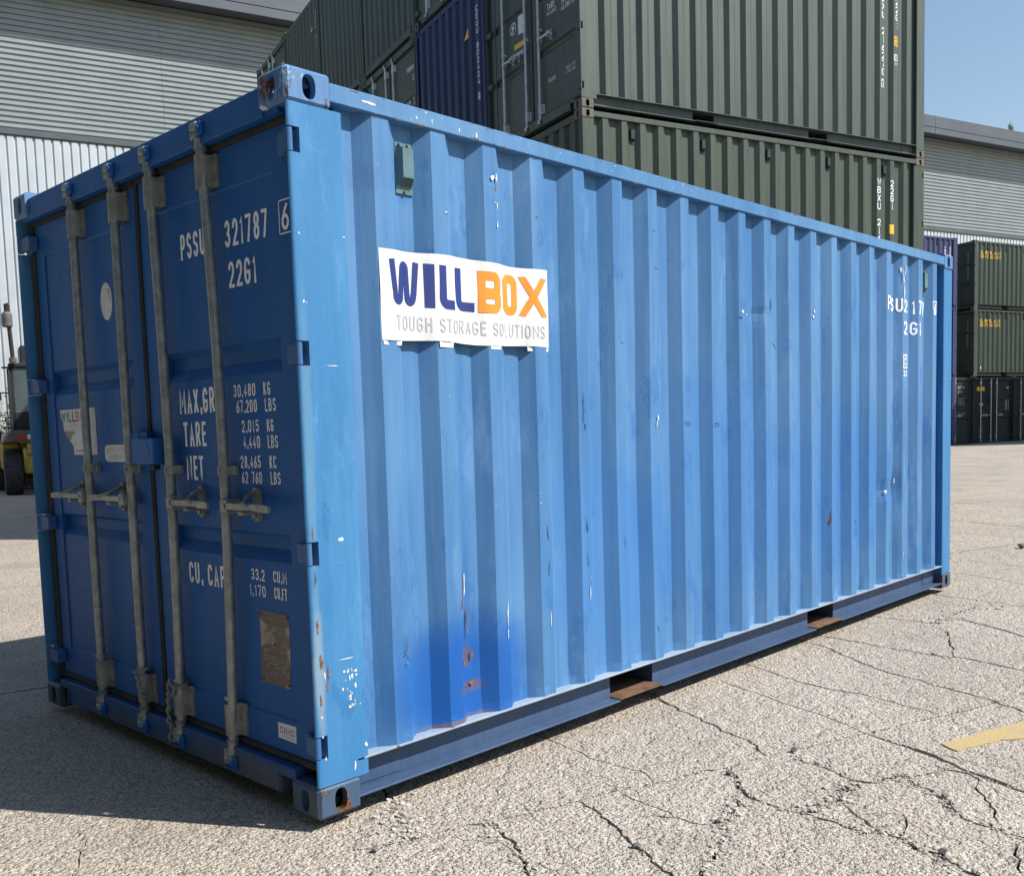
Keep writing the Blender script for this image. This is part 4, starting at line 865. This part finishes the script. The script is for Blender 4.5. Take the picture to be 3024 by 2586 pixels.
for k in range(90): mark(ck.choice((chips, rusts, rusts)), ck.uniform(.24, 5.8), .186 + ck.uniform(0, .006), ck.uniform(.01, .05), ck.uniform(.003, .008), lambda u, v: (u, .0035, min(v, .1815)), 7)
dspots = MB(); dscr = MB()
for _ in range(60): mark(dspots, ck.uniform(.12, 1.1) if ck.random() < .7 else ck.uniform(1.3, 2.25), ck.uniform(.25, 2.38), ck.uniform(.004, .010), ck.uniform(.005, .018), lambda u, v: (.0588, u, v), 7)
for _ in range(26): mark(dscr, ck.uniform(.12, 1.1) if ck.random() < .6 else ck.uniform(1.3, 2.25), ck.uniform(.2, 2.3), ck.uniform(.002, .005), ck.uniform(.02, .07), lambda u, v: (.0586, u, v), 7, ck.gauss(0, .5))
tag(dspots.build('dark_spots', plain('door_spot', (.006, .035, .13), .6), D0, fix=False), kind='stuff'); tag(dscr.build('scratches', plain('door_scratch', (.10, .17, .33), .6), D0, fix=False), kind='stuff')
for m_, nm, mt in ((chips, 'paint_chips', M['chip']), (rusts, 'rust_marks', M['rust']), (scuffs, 'scuff_marks', M['darkmark'])): tag(m_.build(nm, mt, root, fix=False), kind='stuff')
mb = MB()
for xs_ in (1.478, 2.602, 3.72, 4.84): mb.box(xs_, xs_ + .0025, INN - .0025, INN + .001, .2, 2.49)
mb.build('panel_seam', M['darkmark'], SIDE)
# ropes tied round two rods
def rope(y, zl, side, zend, lab):
    mb = MB(); P = [(RX - .004 + .036 * math.sin(a) * -1, y + .036 * math.cos(a), zl - .012 * math.cos(a) * side + .004 * math.sin(2 * a)) for a in [2 * math.pi * k / 18 for k in range(20)]]
    mb.tube(P, .0065, 8)
    if side > 0: Q = [(RX - .036, y - .026, zl - .01), (RX - .038, y - .04, zl - .05), (RX - .03, y - .055, zl - .09), (RX - .02, y - .06, zend + .02), (RX - .016, y - .05, zend)]
    else: Q = [(RX - .036, y + .02, zl - .04), (RX - .036, y + .026, zl - .07), (RX - .034, y + .034, zl - .12), (RX - .03, y + .044, zl - .17), (RX - .02, y + .036, zl - .2), (RX - .03, y + .045, zend + .03), (RX - .02, y + .05, zend)]
    for dy, ph in ((0, 0), (.006, 2)):
        F = []
        for i in range(len(Q) - 1):
            for k in range(6):
                q = Vector(Q[i]).lerp(Vector(Q[i + 1]), k / 6); a = (i * 6 + k) * 1.1 + ph; F.append(q + Vector((math.cos(a) * .0035 - dy, math.sin(a) * .0045, 0)))
        mb.tube(F, .0055, 7)
    if side < 0: mb.tube([(RX - .036, y + .036, zl - .0), (RX - .038, y + .02, zl - .035), (RX - .037, y - .01, zl - .05), (RX - .036, y - .034, zl + .0)], .0058, 7)
    tag(mb.build('rope', M['rope'], None, True), lab, 'rope', 'ropes tied to the door rods')
rope(1.358, .333, 1, .195, 'short rope loop tied round the second locking rod, above its bracket')
rope(1.026, .333, -1, .065, 'long frayed rope hanging from the third locking rod down past the sill')

# ------------------------------------------------------------------ the tall stack behind
A0 = Vector((7.432, 4.809, 0)); CP = 2.462; Z0 = -.022
GP = dict(paint=M['green'], cast=paint('green_casting', (.10, .10, .075), (.17, .15, .12), rust=1.1, chips=.6), vent=M['black_green'])
GP['cast_low'] = GP['cast']; GPB = dict(GP, paint=M['green_b']); NP = dict(paint=M['navy'], vent=M['navy']); DP = dict(GP, cast=M['green'], cast_low=M['green'])
def place(base, k, lev, flip, pal, label, group='dark containers stacked behind the blue one', **kw):
    p = base[0] + EY * (k * CP) + Vector((0, 0, base[1] + lev * LZ)); rz = YAW
    if flip: p = p + EX * LX + EY * LY; rz += math.pi
    return container(p, rz, pal, label, group, **kw)
SB = (A0, Z0); st = {}
hid = 'dark green container low in the tall stack, hidden behind the blue container'
lab = {(0, 3): ('dark green container topping the near column of the tall stack, above the picture', 0, DP), (0, 2): ('green container with white vertical numbers 216270, upper of the near column', 0, GP),
       (0, 1): ('green container with five vents under its top rail, below the numbered one', 1, GPB), (1, 2): ('navy blue container with orange triangle in the tall stack', 1, NP), (1, 3): ('dark green container with doors, on top of the navy one', 0, DP),
       (2, 2): ('dark green container with doors numbered 240340 beside the navy one', 0, DP), (2, 3): ('dark green blank-ended container above the doors numbered 240340', 1, DP), (3, 3): ('dark blank-ended top container, third from the far end of the tall stack', 1, DP),
       (3, 2): ('dark container below the third top container from the far end, mostly hidden', 0, DP), (4, 3): ('dark container with small orange triangle and white vertical writing on its end', 1, DP), (5, 3): ('dark green container with doors at the far end of the tall stack top', 0, DP)}
for k in range(6):
    for lv in range(4):
        if (k, lv) in lab:
            l_, fl_, pal_ = lab[(k, lv)]
            st[(k, lv)] = place(SB, k, lv, fl_, pal_, l_, vents=[(6.058 - x, 1) for x in (.71, 1.83, 2.92, 4.02, 5.12)] if (k, lv) == (0, 1) else ())
        else: st[(k, lv)] = place(SB, k, lv, 1, DP, hid, detail=1)
# snap those vents into the inner flats
for o in st[(0, 1)]['side1'].children:
    if o.name.startswith('vent'):
        kk = round((o.location.x - .548) / PITCH); o.location.x = .306 + .2405 + kk * PITCH
# markings: right end of the two near containers
t1 = MB(); vert_into(t1, 'WBXU 216270', 5.150, 5.214, 7.437 - 2 * LZ + .06, .113, .098, fl, .03); frame_into(t1, 5.143, 5.215, .92, 1.035, .01, fl); text_into(t1, '7', 5.16, 5.2, .935, 1.02, fl, .02)
vert_into(t1, '22G1', 5.432, 5.498, 7.269 - 2 * LZ + .11, .11, .095, fl, .03); frame_into(t1, 5.405, 5.522, 1.325, 1.412, .012, fl); text_into(t1, 'IC', 5.43, 5.50, 1.345, 1.395, fl, .03); text_into(t1, '70', 5.412, 5.493, 1.258, 1.300, fl, .03)
on_side(t1, 'lettering', M['white'], st[(0, 2)]['side0'])
t1 = MB(); rect_into(t1, 5.406, 5.522, 1.527, 1.668, fl); on_side(t1, 'sticker', M['yellow'], st[(0, 2)]['side0'])
t1 = MB()
for z in (1.545, 1.575, 1.615, 1.64):
    for x in (5.42, 5.45, 5.48): rect_into(t1, x, x + .02, z, z + .014, lambda u, v: (u, -.002, v))
on_side(t1, 'fine_print', plain('brown_print', (.45, .24, .02), .5), st[(0, 2)]['side0'], lambda u, v: (u, corr(u) - .003, v))
def flipx(mb): return mb.mirror(LX / 2, None, None)
def sfn1(u, v): return (u, LY - corr(u) + .0012, v)
def side1(mb, name, mat, parent): return on_side(flipx(mb), name, mat, parent, sfn1)
t1 = MB(); vert_into(t1, 'WBXU 216271', 5.066, 5.138, 4.815 - LZ, .115, .098, fl, .03); vert_into(t1, '22G1', 5.338, 5.404, 4.812 - LZ, .108, .095, fl, .03); frame_into(t1, 5.32, 5.42, 1.24, 1.335, .012, fl)
side1(t1, 'lettering', M['white'], st[(0, 1)]['side1'])
t1 = MB(); rect_into(t1, 5.322, 5.432, 1.45, 1.587, fl); side1(t1, 'sticker', M['yellow'], st[(0, 1)]['side1'])
# door markings (local y, z)
def dset(d, items, bold=.02, mat='white', x=.0648):
    t_ = MB()
    for a in items: text_into(t_, a[0], a[1], a[2], a[3], a[4], dfn(x), bold)
    return t_.build('lettering', M[mat], d, fix=False)
b2 = 2 * LZ - .02
dset(st[(0, 2)]['door0'], [('TARE', .84, .66, 1.42, 1.50), ('PAYLOAD', .845, .625, 1.375 - .02, 1.43 - .03), ('62.380', .50, .30, 1.30, 1.36), ('28.300', .50, .30, 1.38, 1.43), ('LBS', .26, .17, 1.30, 1.36), ('CU.CAP.', .845, .66, .545, .595), ('33.2', .43, .315, .575, .612), ('1,170', .45, .315, .518, .555), ('cu.m.', .275, .175, .578, .612), ('cu.ft.', .275, .17, .520, .556)], .02)
d1_ = st[(0, 2)]['door1']
sticker('sticker', [(1.597, 1.62), (1.58, 1.635), (1.385, 1.62), (1.385, 1.39), (1.40, 1.378), (1.597, 1.40)], M['sticker'], d1_); sticker('sticker', [(1.713, 1.30), (1.36, 1.29), (1.36, 1.225), (1.713, 1.235)], M['yellow'], d1_)
ring = MB(); 
for r0 in (.074,): stroke(ring, [(1.738 + r0 * math.cos(a), 1.525 + r0 * math.sin(a)) for a in [2 * math.pi * k / 24 for k in range(24)]], .010, dfn(.0648), True)
stroke(ring, [(1.77, 1.47), (1.745, 1.51), (1.735, 1.55), (1.715, 1.58)], .02, dfn(.0646)); stroke(ring, [(1.745, 1.51), (1.705, 1.535)], .02, dfn(.0645)); stroke(ring, [(1.74, 1.53), (1.775, 1.55)], .016, dfn(.0644)); ring.build('emblem', M['white'], d1_, fix=False)
dset(st[(2, 2)]['door0'], [('WBXU240340', .50, -.02 + .10, 2.12, 2.20), ('22G1', .26, .10, 1.95, 2.03), ('MAX.GR.', .60, .36, 1.60, 1.67), ('30.480 KG', .28, .08, 1.64, 1.68), ('67.200 LB', .28, .08, 1.56, 1.60), ('2.180 KG', .28, .08, 1.47, 1.51)], .02)
dset(st[(5, 3)]['door0'], [('WBXU240338', .46, .10, 2.02, 2.12)], .02)
def efn(off=.0015):                                   # flat strip of a flipped container's blank end: u along world EY from the near edge
    return lambda u, v: (LX - .012 + off, u, v)
def endtext(d, s, u0, u1, ztop, pitch, hh, boxed=None):
    t_ = MB(); f = lambda u, v: (LX - .0105, u, v)
    vert_into(t_, s, u0, u1, ztop, pitch, hh, f, .03)
    if boxed: frame_into(t_, u0 + .01, u1 - .01, boxed[0], boxed[1], .01, f)
    return t_.build('lettering', M['white'], d['end'], fix=False)
# flipped container: local y = LY - (distance from the near edge); text reads towards decreasing distance => increasing local y
nb = CP; e1 = st[(1, 2)]
endtext(e1, 'CEUU 802424 4', LY - (2.722 - nb), LY - (2.652 - nb), 7.348 - b2, .1005, .082, (6.05 - b2, 6.15 - b2))
t_ = MB(); t_.add([(LX - .0105, LY - (2.975 - nb), 7.146 - b2), (LX - .0105, LY - (3.117 - nb), 7.0 - b2), (LX - .0105, LY - (2.97 - nb), 7.0 - b2)], [(0, 1, 2)]); t_.build('emblem', M['yellow'], e1['end'], fix=False)
b3 = 3 * LZ - .02; e4 = st[(4, 3)]
endtext(e4, 'CEUU 802431 1', LY - (9.95 - 4 * CP) if False else LY - .12, LY - .05, 10.0 - b3, .095, .08)
t_ = MB(); t_.add([(LX - .0105, LY - .36, 9.78 - b3), (LX - .0105, LY - .48, 9.68 - b3), (LX - .0105, LY - .34, 9.68 - b3)], [(0, 1, 2)]); t_.build('emblem', M['yellow'], e4['end'], fix=False)

# ------------------------------------------------------------------ stacks at the right, beyond
RB = (Vector((37.738, 10.417, 0)), .165)
CPAL = dict(GP, paint=M['green_b']); KP = dict(paint=M['black_green'], rod=M['steel_b']); VP = dict(paint=M['violet'], vent=M['navy'])
gr2 = 'containers in the distant stacks at the right'
for lv, lb_ in ((2, 'green container with yellow lettering on top of the distant right stack'), (1, 'green container with yellow lettering, lower of the lettered pair at right')):
    d = place(RB, 0, lv, 0, CPAL, lb_, gr2, detail=1, vents=[(.306 + .2405 + PITCH * k, 0) for k in (1, 5, 9, 13)])
    t_ = MB(); text_into(t_, 'CLEVELAND', .37, 1.60, 2.075, 2.205, fl, .05); text_into(t_, 'CONTAINERS', .37, 1.625, 1.925, 2.045, fl, .05); on_side(t_, 'lettering', M['yellow'], d['side0'])
    if lv == 1:
        t_ = MB(); rect_into(t_, .41, .49, .30, .40, fl); on_side(t_, 'sticker', M['white'], d['side0'])
    t_ = MB(); vert_into(t_, 'CVCU 06597', .30, .36, 2.2, .11, .09, lambda u, v: (.0585, u, v), .03)
    t_.build('lettering', M['greyprint'], d['door0'], fix=False)
# ground row: two containers with their doors towards the camera
def facing(k, label):
    p = RB[0] + EX * (k * 2.462) + Vector((0, 0, RB[1])); p = p + EX * LY
    return container((p.x, p.y, p.z), YAW + math.pi / 2, dict(KP), label, gr2)
# rotated +90deg: local x -> EY, local y -> -EX, so the door end faces the camera side and left is +y
fa = facing(0, 'black-green container with white triangle, doors under the lettered pair'); fb = facing(-1, 'black-green container whose doors peek out between navy stack and bars')
facing(1, 'black-green container at ground level by the right edge of the picture')
dset(fa['door0'], [('CVCU 0659', .36, -.05 + .1, 2.12, 2.20), ('22G1', .20, .08, 1.98, 2.06)], .02)
t_ = MB()
for r_ in range(5):
    for c_ in (.12, .30): rect_into(t_, c_ + .12, c_, 1.3 + r_ * .085, 1.355 + r_ * .085, dfn(.0648))
t_.build('fine_print', M['greyprint'], fa['door0'], fix=False)
sticker('sticker', [(LY - .30, 2.20), (LY - .76, 2.20), (LY - .76, 2.05), (LY - .30, 2.05)], M['yellow'], fa['door1'], .064)
sticker('sticker', [(LY - .42, 1.56), (LY - .68, 1.56), (LY - .55, 1.40)], M['sticker'], fa['door1'], .064); sticker('sticker', [(LY - 1.10, 1.56), (LY - 1.28, 1.56), (LY - 1.28, 1.46), (LY - 1.10, 1.46)], M['greyprint'], fa['door1'], .064)
sticker('certificate_plate', [(LY - .40, .62), (LY - .67, .62), (LY - .67, .37), (LY - .40, .37)], plain('dull_plate', (.06, .06, .06), .5), fa['door1'], .064)
dset(fb['door0'], [('065781', .80, .38, 2.14, 2.24), ('0', .18, .12, 2.14, 2.24), ('22G1', .78, .5, 1.97, 2.06), ('30.480', .78, .58, 1.72, 1.79), ('67.200', .78, .58, 1.62, 1.69), ('2.180', .78, .58, 1.52, 1.59), ('KG', .5, .42, 1.72, 1.79), ('LB', .5, .42, 1.62, 1.69), ('KG', .5, .42, 1.52, 1.59), ('33.2', .78, .62, 1.14, 1.22), ('CU.M', .55, .38, 1.14, 1.22)], .02, 'greyprint')
# navy column, its long side to the camera
NB = (RB[0] - EX * (LX + .98), RB[1])
for lv, lb_ in ((0, 'violet navy container at ground level of the distant column behind the blue container'), (1, 'violet navy container in the middle of the distant column'), (2, 'violet navy container on top of the distant column, vents under its rail')):
    d = place(NB, 0, lv, 1, VP, lb_, gr2, detail=1, vents=[(.306 + .2405 + PITCH * k, 1) for k in (2, 6)])
    t_ = MB(); vert_into(t_, 'WBXU 21', 5.32, 5.40, 2.24, .115, .095, fl, .03); vert_into(t_, '22G1', 5.60, 5.67, 2.23, .11, .09, fl, .03); side1(t_, 'lettering', M['white'], d['side1'])
# a nearer stack out of the picture to the right, whose shadow falls on the ground row
for lv in range(3):
    p = RB[0] + EX * 3.2 - EY * 5.6; container((p.x, p.y, RB[1] + lv * LZ), YAW, CPAL, ('lowest', 'middle', 'topmost')[lv] + ' green container of a stack just outside the right edge of the picture', 'containers outside the right edge', detail=1)

# ------------------------------------------------------------------ warehouse
W0 = Vector((9.317, 28.639, 0)); WX = Vector((.9533, -.3021, 0)); WN = Vector((-.3021, -.9533, 0)); wy = math.atan2(WX.y, WX.x)
wh = empty('warehouse', W0, wy, 'long warehouse with grey ribbed upper cladding and pale ribbed lower wall', 'building')
# local frame: x along the wall, -y outward, z up
S0, S1 = -22, 84; seam0 = 4.72 - 6.68 * 4
def ribs_h(x0, x1, z0, z1, pitch=.1655, dep=.046):
    mb = MB(); pr = []; z = z0
    while z < z1: pr += [(z, 0), (z + .005, dep), (z + .058, dep), (z + .072, 0)]; z += pitch
    pr = [(min(a, z1), b) for a, b in pr] + [(z1, 0)]; n_ = len(pr)
    mb.v = [(x, -dep + b, z_) for x in (x0, x1) for z_, b in pr]; mb.f = [(i, i + 1, n_ + i + 1, n_ + i) for i in range(n_ - 1)]; return mb
CLM = ribs_h(0, 6.672, 10.66, 15.0).mesh('cladding_panel', M['clad'], fix=False)
x = seam0
while x < S1: link('cladding_panel', CLM, wh, None, (x, 0, 0)); x += 6.68
def ribs_v(x0, x1, z0, z1, pitch=.252, dep=.042):
    mb = MB(); pr = []; x_ = x0
    while x_ < x1: pr += [(x_, -dep), (x_ + .17, -dep), (x_ + .185, 0), (x_ + .237, 0)]; x_ += pitch
    n_ = len(pr); mb.v = [(a, b, z_) for z_ in (z0, z1) for a, b in pr]; mb.f = [(i, i + 1, n_ + i + 1, n_ + i) for i in range(n_ - 1)]; return mb
ribs_v(S0, S1, -.1, 10.5).build('wall_cladding', M['wclad'], wh, fix=False)
MB().box(S0, S1, .01, .3, -.2, 15.0).build('wall_core', M['flash'], wh)
MB().box(S0, S1, -.085, -.0475, 10.50, 10.66, .01).box(S0, S1, -.06, .009, 10.47, 10.5).build('flashing', M['flash'], wh)
OV = .95
for z0, z1, y in ((14.84, 15.13, 0), (15.136, 15.42, -.012), (15.426, 15.70, .03)):
    xx = S0
    while xx < S1: MB().box(xx, min(xx + 8.9, S1), -OV + y, -OV + y + .06, z0, z1, .012).build('fascia_board', M['fascia'], wh); xx += 8.906
MB().box(S0, S1, -OV + .065, .3, 15.0, 15.05).build('soffit', M['fascia'], wh)
mb = MB(); mb.add([(S0, -OV + .03, 15.69), (S1, -OV + .03, 15.69), (S1, 22, 18), (S0, 22, 18)], [(0, 1, 2, 3)]); mb.add([(S0, .3, 0), (S0, 22, 0), (S0, 22, 18), (S0, .3, 15.7)], [(0, 1, 2, 3)]); mb.build('roof', M['fascia'], wh)
# ------------------------------------------------------------------ plants by the wall
def plant(p, h_, n_, spread, label, rnd, tall=False):
    e = empty('shrub', p, 0, label, 'plant'); lf = MB(); fl2 = MB(); stm = MB()
    for s in range(n_):
        a = rnd.uniform(0, 6.28); q = spread * rnd.random() ** .6; b = Vector((q * .5 * math.cos(a), q * .5 * math.sin(a), 0)); t_ = Vector((q * math.cos(a) * 1.2, q * math.sin(a) * 1.2, h_ * rnd.uniform(.55, 1)))
        mid = b.lerp(t_, .5) + Vector((0, 0, h_ * .08)); stm.tube([b, mid, t_], [.012, .009, .004], 5)
        for k in range(34):
            u = rnd.uniform(.15, 1); c = b.lerp(mid, u * 2) if u < .5 else mid.lerp(t_, u * 2 - 1)
            d = Vector((rnd.gauss(0, 1), rnd.gauss(0, 1), rnd.gauss(.2, .6))).normalized(); w_ = d.orthogonal().normalized() * .022 * (1.6 if not tall else 1); L = rnd.uniform(.07, .16)
            lf.add([c, c + d * L * .5 + w_, c + d * L - Vector((0, 0, .03)), c + d * L * .5 - w_], [(0, 1, 2, 3)])
        if rnd.random() < .6:
            for k in range(12): c = t_ + Vector((rnd.gauss(0, .015), rnd.gauss(0, .015), .02 * k)); d = Vector((rnd.gauss(0, 1), rnd.gauss(0, 1), 0)).normalized() * .02; fl2.add([c - d, c + Vector((0, 0, .025)), c + d], [(0, 1, 2)])
    lf.build('foliage', M['leaf'], e, fix=False); stm.build('stem', M['stem'], e)
    if fl2.v: fl2.build('blossom', M['flower'], e, fix=False)
rp_ = random.Random(31)
for s, o_, h_, lb_ in ((-1.8, 1.6, 2.1, 'leafy flowering shrub against the pale wall at the left edge'), (-.4, 1.3, 2.7, 'tall weedy shrub beside the forklift cab'), (1.0, 1.5, 2.2, 'leafy shrub half hidden behind the forklift cab'), (2.4, 1.3, 2.0, 'low shrub at the wall foot behind the blue container')):
    q = W0 + WX * s + WN * o_; plant((q.x, q.y, gz(q.x)), h_, 34, .85, lb_, rp_)
q = W0 + WX * 46.3 + WN * .8; plant((q.x, q.y, 15.70), .38, 3, .3, 'tuft of weeds growing on the warehouse roof edge', rp_, True)

# ------------------------------------------------------------------ container forklift in the shade
fk = empty('forklift', (7.63, 24.70, gz(7.6)), R(-18.5), 'yellow heavy forklift with dark cab parked in shade at the left', 'forklift')
# local: rear faces -y (towards camera), wheel near the origin
def wheel(cx, cy, r, w_):
    t_ = MB(); prof = [(r * .52, -w_ / 2), (r * .86, -w_ / 2), (r * .97, -w_ * .42), (r, -w_ * .28), (r, w_ * .28), (r * .97, w_ * .42), (r * .86, w_ / 2), (r * .52, w_ / 2)]; n_ = 36
    t_.v = [(cx + b, cy + a * math.cos(2 * math.pi * k / n_), r + a * math.sin(2 * math.pi * k / n_)) for k in range(n_) for a, b in prof]; m_ = len(prof)
    t_.f = [(k * m_ + i, k * m_ + i + 1, ((k + 1) % n_) * m_ + i + 1, ((k + 1) % n_) * m_ + i) for k in range(n_) for i in range(m_ - 1)]
    for k in range(18):                                 # tread lugs
        a = 2 * math.pi * k / 18; c = Vector((cx + (w_ * .16 if k % 2 else -w_ * .16), cy + (r + .008) * math.cos(a), r + (r + .008) * math.sin(a)))
        t_.obox(c, (w_ * .24, 0, 0), Vector((0, math.cos(a), math.sin(a))) * .018, Vector((0, -math.sin(a), math.cos(a))) * .045)
    o = t_.build('wheel', M['tyre'], fk, False); MB().tube([(cx - w_ * .40, cy, r), (cx + w_ * .40, cy, r)], r * .52, 20).tube([(cx - w_ * .46, cy, r), (cx + w_ * .46, cy, r)], r * .2, 12).build('rim', M['truckyellow'], o)
wheel(.0, .0, .60, .46); wheel(1.95, .0, .60, .46); wheel(-.22, 3.3, .62, .5); wheel(2.1, 3.3, .62, .5); wheel(-.78, 3.3, .62, .5)
b = MB(); b.box(.26, 1.7, -.55, 3.9, .55, 1.25, .05); b.box(-.45, 2.25, 2.3, 4.0, .75, 1.45, .08); b.box(-.28, .24, .75, 2.2, .62, 1.42, .08); b.box(1.72, 2.25, .75, 2.2, .62, 1.42, .08); b.build('body', M['truckyellow'], fk)
cw = [(-.25, 1.40), (-.21, 1.62), (-.05, 1.70), (1.85, 1.70), (2.02, 1.62), (2.05, 1.40)]
b = MB(); b.prism(cw, lambda x, z: (x, -.70, z), lambda x, z: (x, 1.0, z)); b.build('counterweight', M['truckgrey'], fk)
MB().box(.36, 1.6, -.66, -.54, 1.05, 1.36, .03).box(.45, 1.5, -.60, -.3, .35, .7, .03).build('rear_panel', M['truckyellow'], fk)
MB().box(.08, .36, -.735, -.7015, 1.44, 1.60, .01).build('tail_lamp', M['redlamp'], fk); MB().box(1.34, 1.6, -.735, -.7015, 1.44, 1.60, .01).build('tail_lamp', M['redlamp'], fk); MB().box(.37, .46, -.73, -.7015, 1.46, 1.58, .01).build('reflector', M['sticker'], fk)
MB().box(-.38, -.12, .9, 1.3, 1.42, 1.68, .03).build('step_box', M['truckblack'], fk)
b = MB()
for x, y in ((.42, .3), (1.55, .3), (.42, 1.9), (1.55, 1.9)): b.box(x - .05, x + .05, y - .05, y + .05, 1.705, 3.36, .01)
b.box(.35, 1.62, .2, 2.0, 3.361, 3.50, .04); b.box(.37, 1.60, .25, 1.95, 1.702, 2.20, .02); b.box(.2, .36, .3, .5, 3.36, 3.40); b.build('cab', M['truckblack'], fk).location.x = -.30
MB().box(.475, 1.495, .26, .28, 2.21, 3.34).box(.38, .40, .355, 1.845, 2.21, 3.34).box(1.57, 1.59, .355, 1.845, 2.21, 3.34).build('window', M['glass'], fk).location.x = -.30
MB().tube([(.30, .2, 1.72), (.30, .2, 3.3), (.34, .2, 3.38)], .022, 8).tube([(.30, .2, 2.05), (.14, .2, 2.05)], .02, 6).tube([(.30, .2, 2.7), (.05, .2, 2.7)], .02, 6).box(-.02, .12, .16, .2, 2.5, 2.68, .01).tube([(.30, .2, 1.9), (.2, .2, 1.9)], .05, 8).build('handrail', M['truckblack'], fk).location.x = -.27
ex_ = MB(); ex_.tube([(.60, .1, 3.50), (.60, .1, 3.62)], .10, 12); ex_.build('exhaust_base', M['truckgrey'], fk).location.x = -.42
MB().tube([(.60, .1, 3.60), (.56, .1, 4.55)], .055, 12).build('exhaust_pipe', M['truckblack'], fk).location.x = -.42; MB().tube([(.53, .1, 4.42), (.53, .1, 4.46), (.53, .1, 4.76), (.53, .1, 4.82)], [.11, .13, .13, .09], 14).build('exhaust_silencer', M['truckgrey'], fk).location.x = -.42; MB().tube([(.54, .1, 4.82), (.54, .1, 4.98), (.52, .08, 5.02)], .07, 10).build('exhaust_tip', M['truckblack'], fk).location.x = -.42
b = MB()
for x in (.55, 1.35): b.box(x - .09, x + .09, 4.15, 4.45, .3, 4.3, .02)
for z in (.6, 1.8, 3.0, 4.2): b.box(.641, 1.259, 4.2, 4.4, z - .1, z + .1, .02)
b.build('mast', M['truckblack'], fk); MB().box(.2, 1.7, 4.46, 4.56, .4, 1.3, .02).box(.45, .65, 4.56, 6.0, .12, .2, .02).box(1.25, 1.45, 4.56, 6.0, .12, .2, .02).build('fork_carriage', M['truckgrey'], fk)

# ------------------------------------------------------------------ unseen container rows added left of and behind the camera to block skylight
for i in range(5):
    for lv in range(4):
        p = Vector((-4.6, -8.6, -.04)) + Vector((-.06, .998, 0)) * 6.3 * i
        container((p.x - 2.2, p.y, -.02 + lv * LZ), math.atan2(.998, -.06), DP, ('lowest', 'second', 'third', 'topmost')[lv] + ' added dark green container blocking skylight, %s stack of the row left of the camera' % ('first', 'second', 'third', 'fourth', 'fifth')[i], 'containers added outside the left edge to block skylight', detail=1)

for i in range(3):                                     # second unseen row, added to keep skylight off the shaded ground
    for lv in range(4):
        p = Vector((-5.2 - 2.6 * i, -16.0, 0)); container((p.x, p.y, -.02 + lv * LZ), math.pi / 2, DP, ('lowest', 'second', 'third', 'topmost')[lv] + ' unseen dark green container added against skylight, %s stack of the row behind the camera' % ('first', 'second', 'third')[i], 'unseen containers added behind the camera against skylight', detail=1)
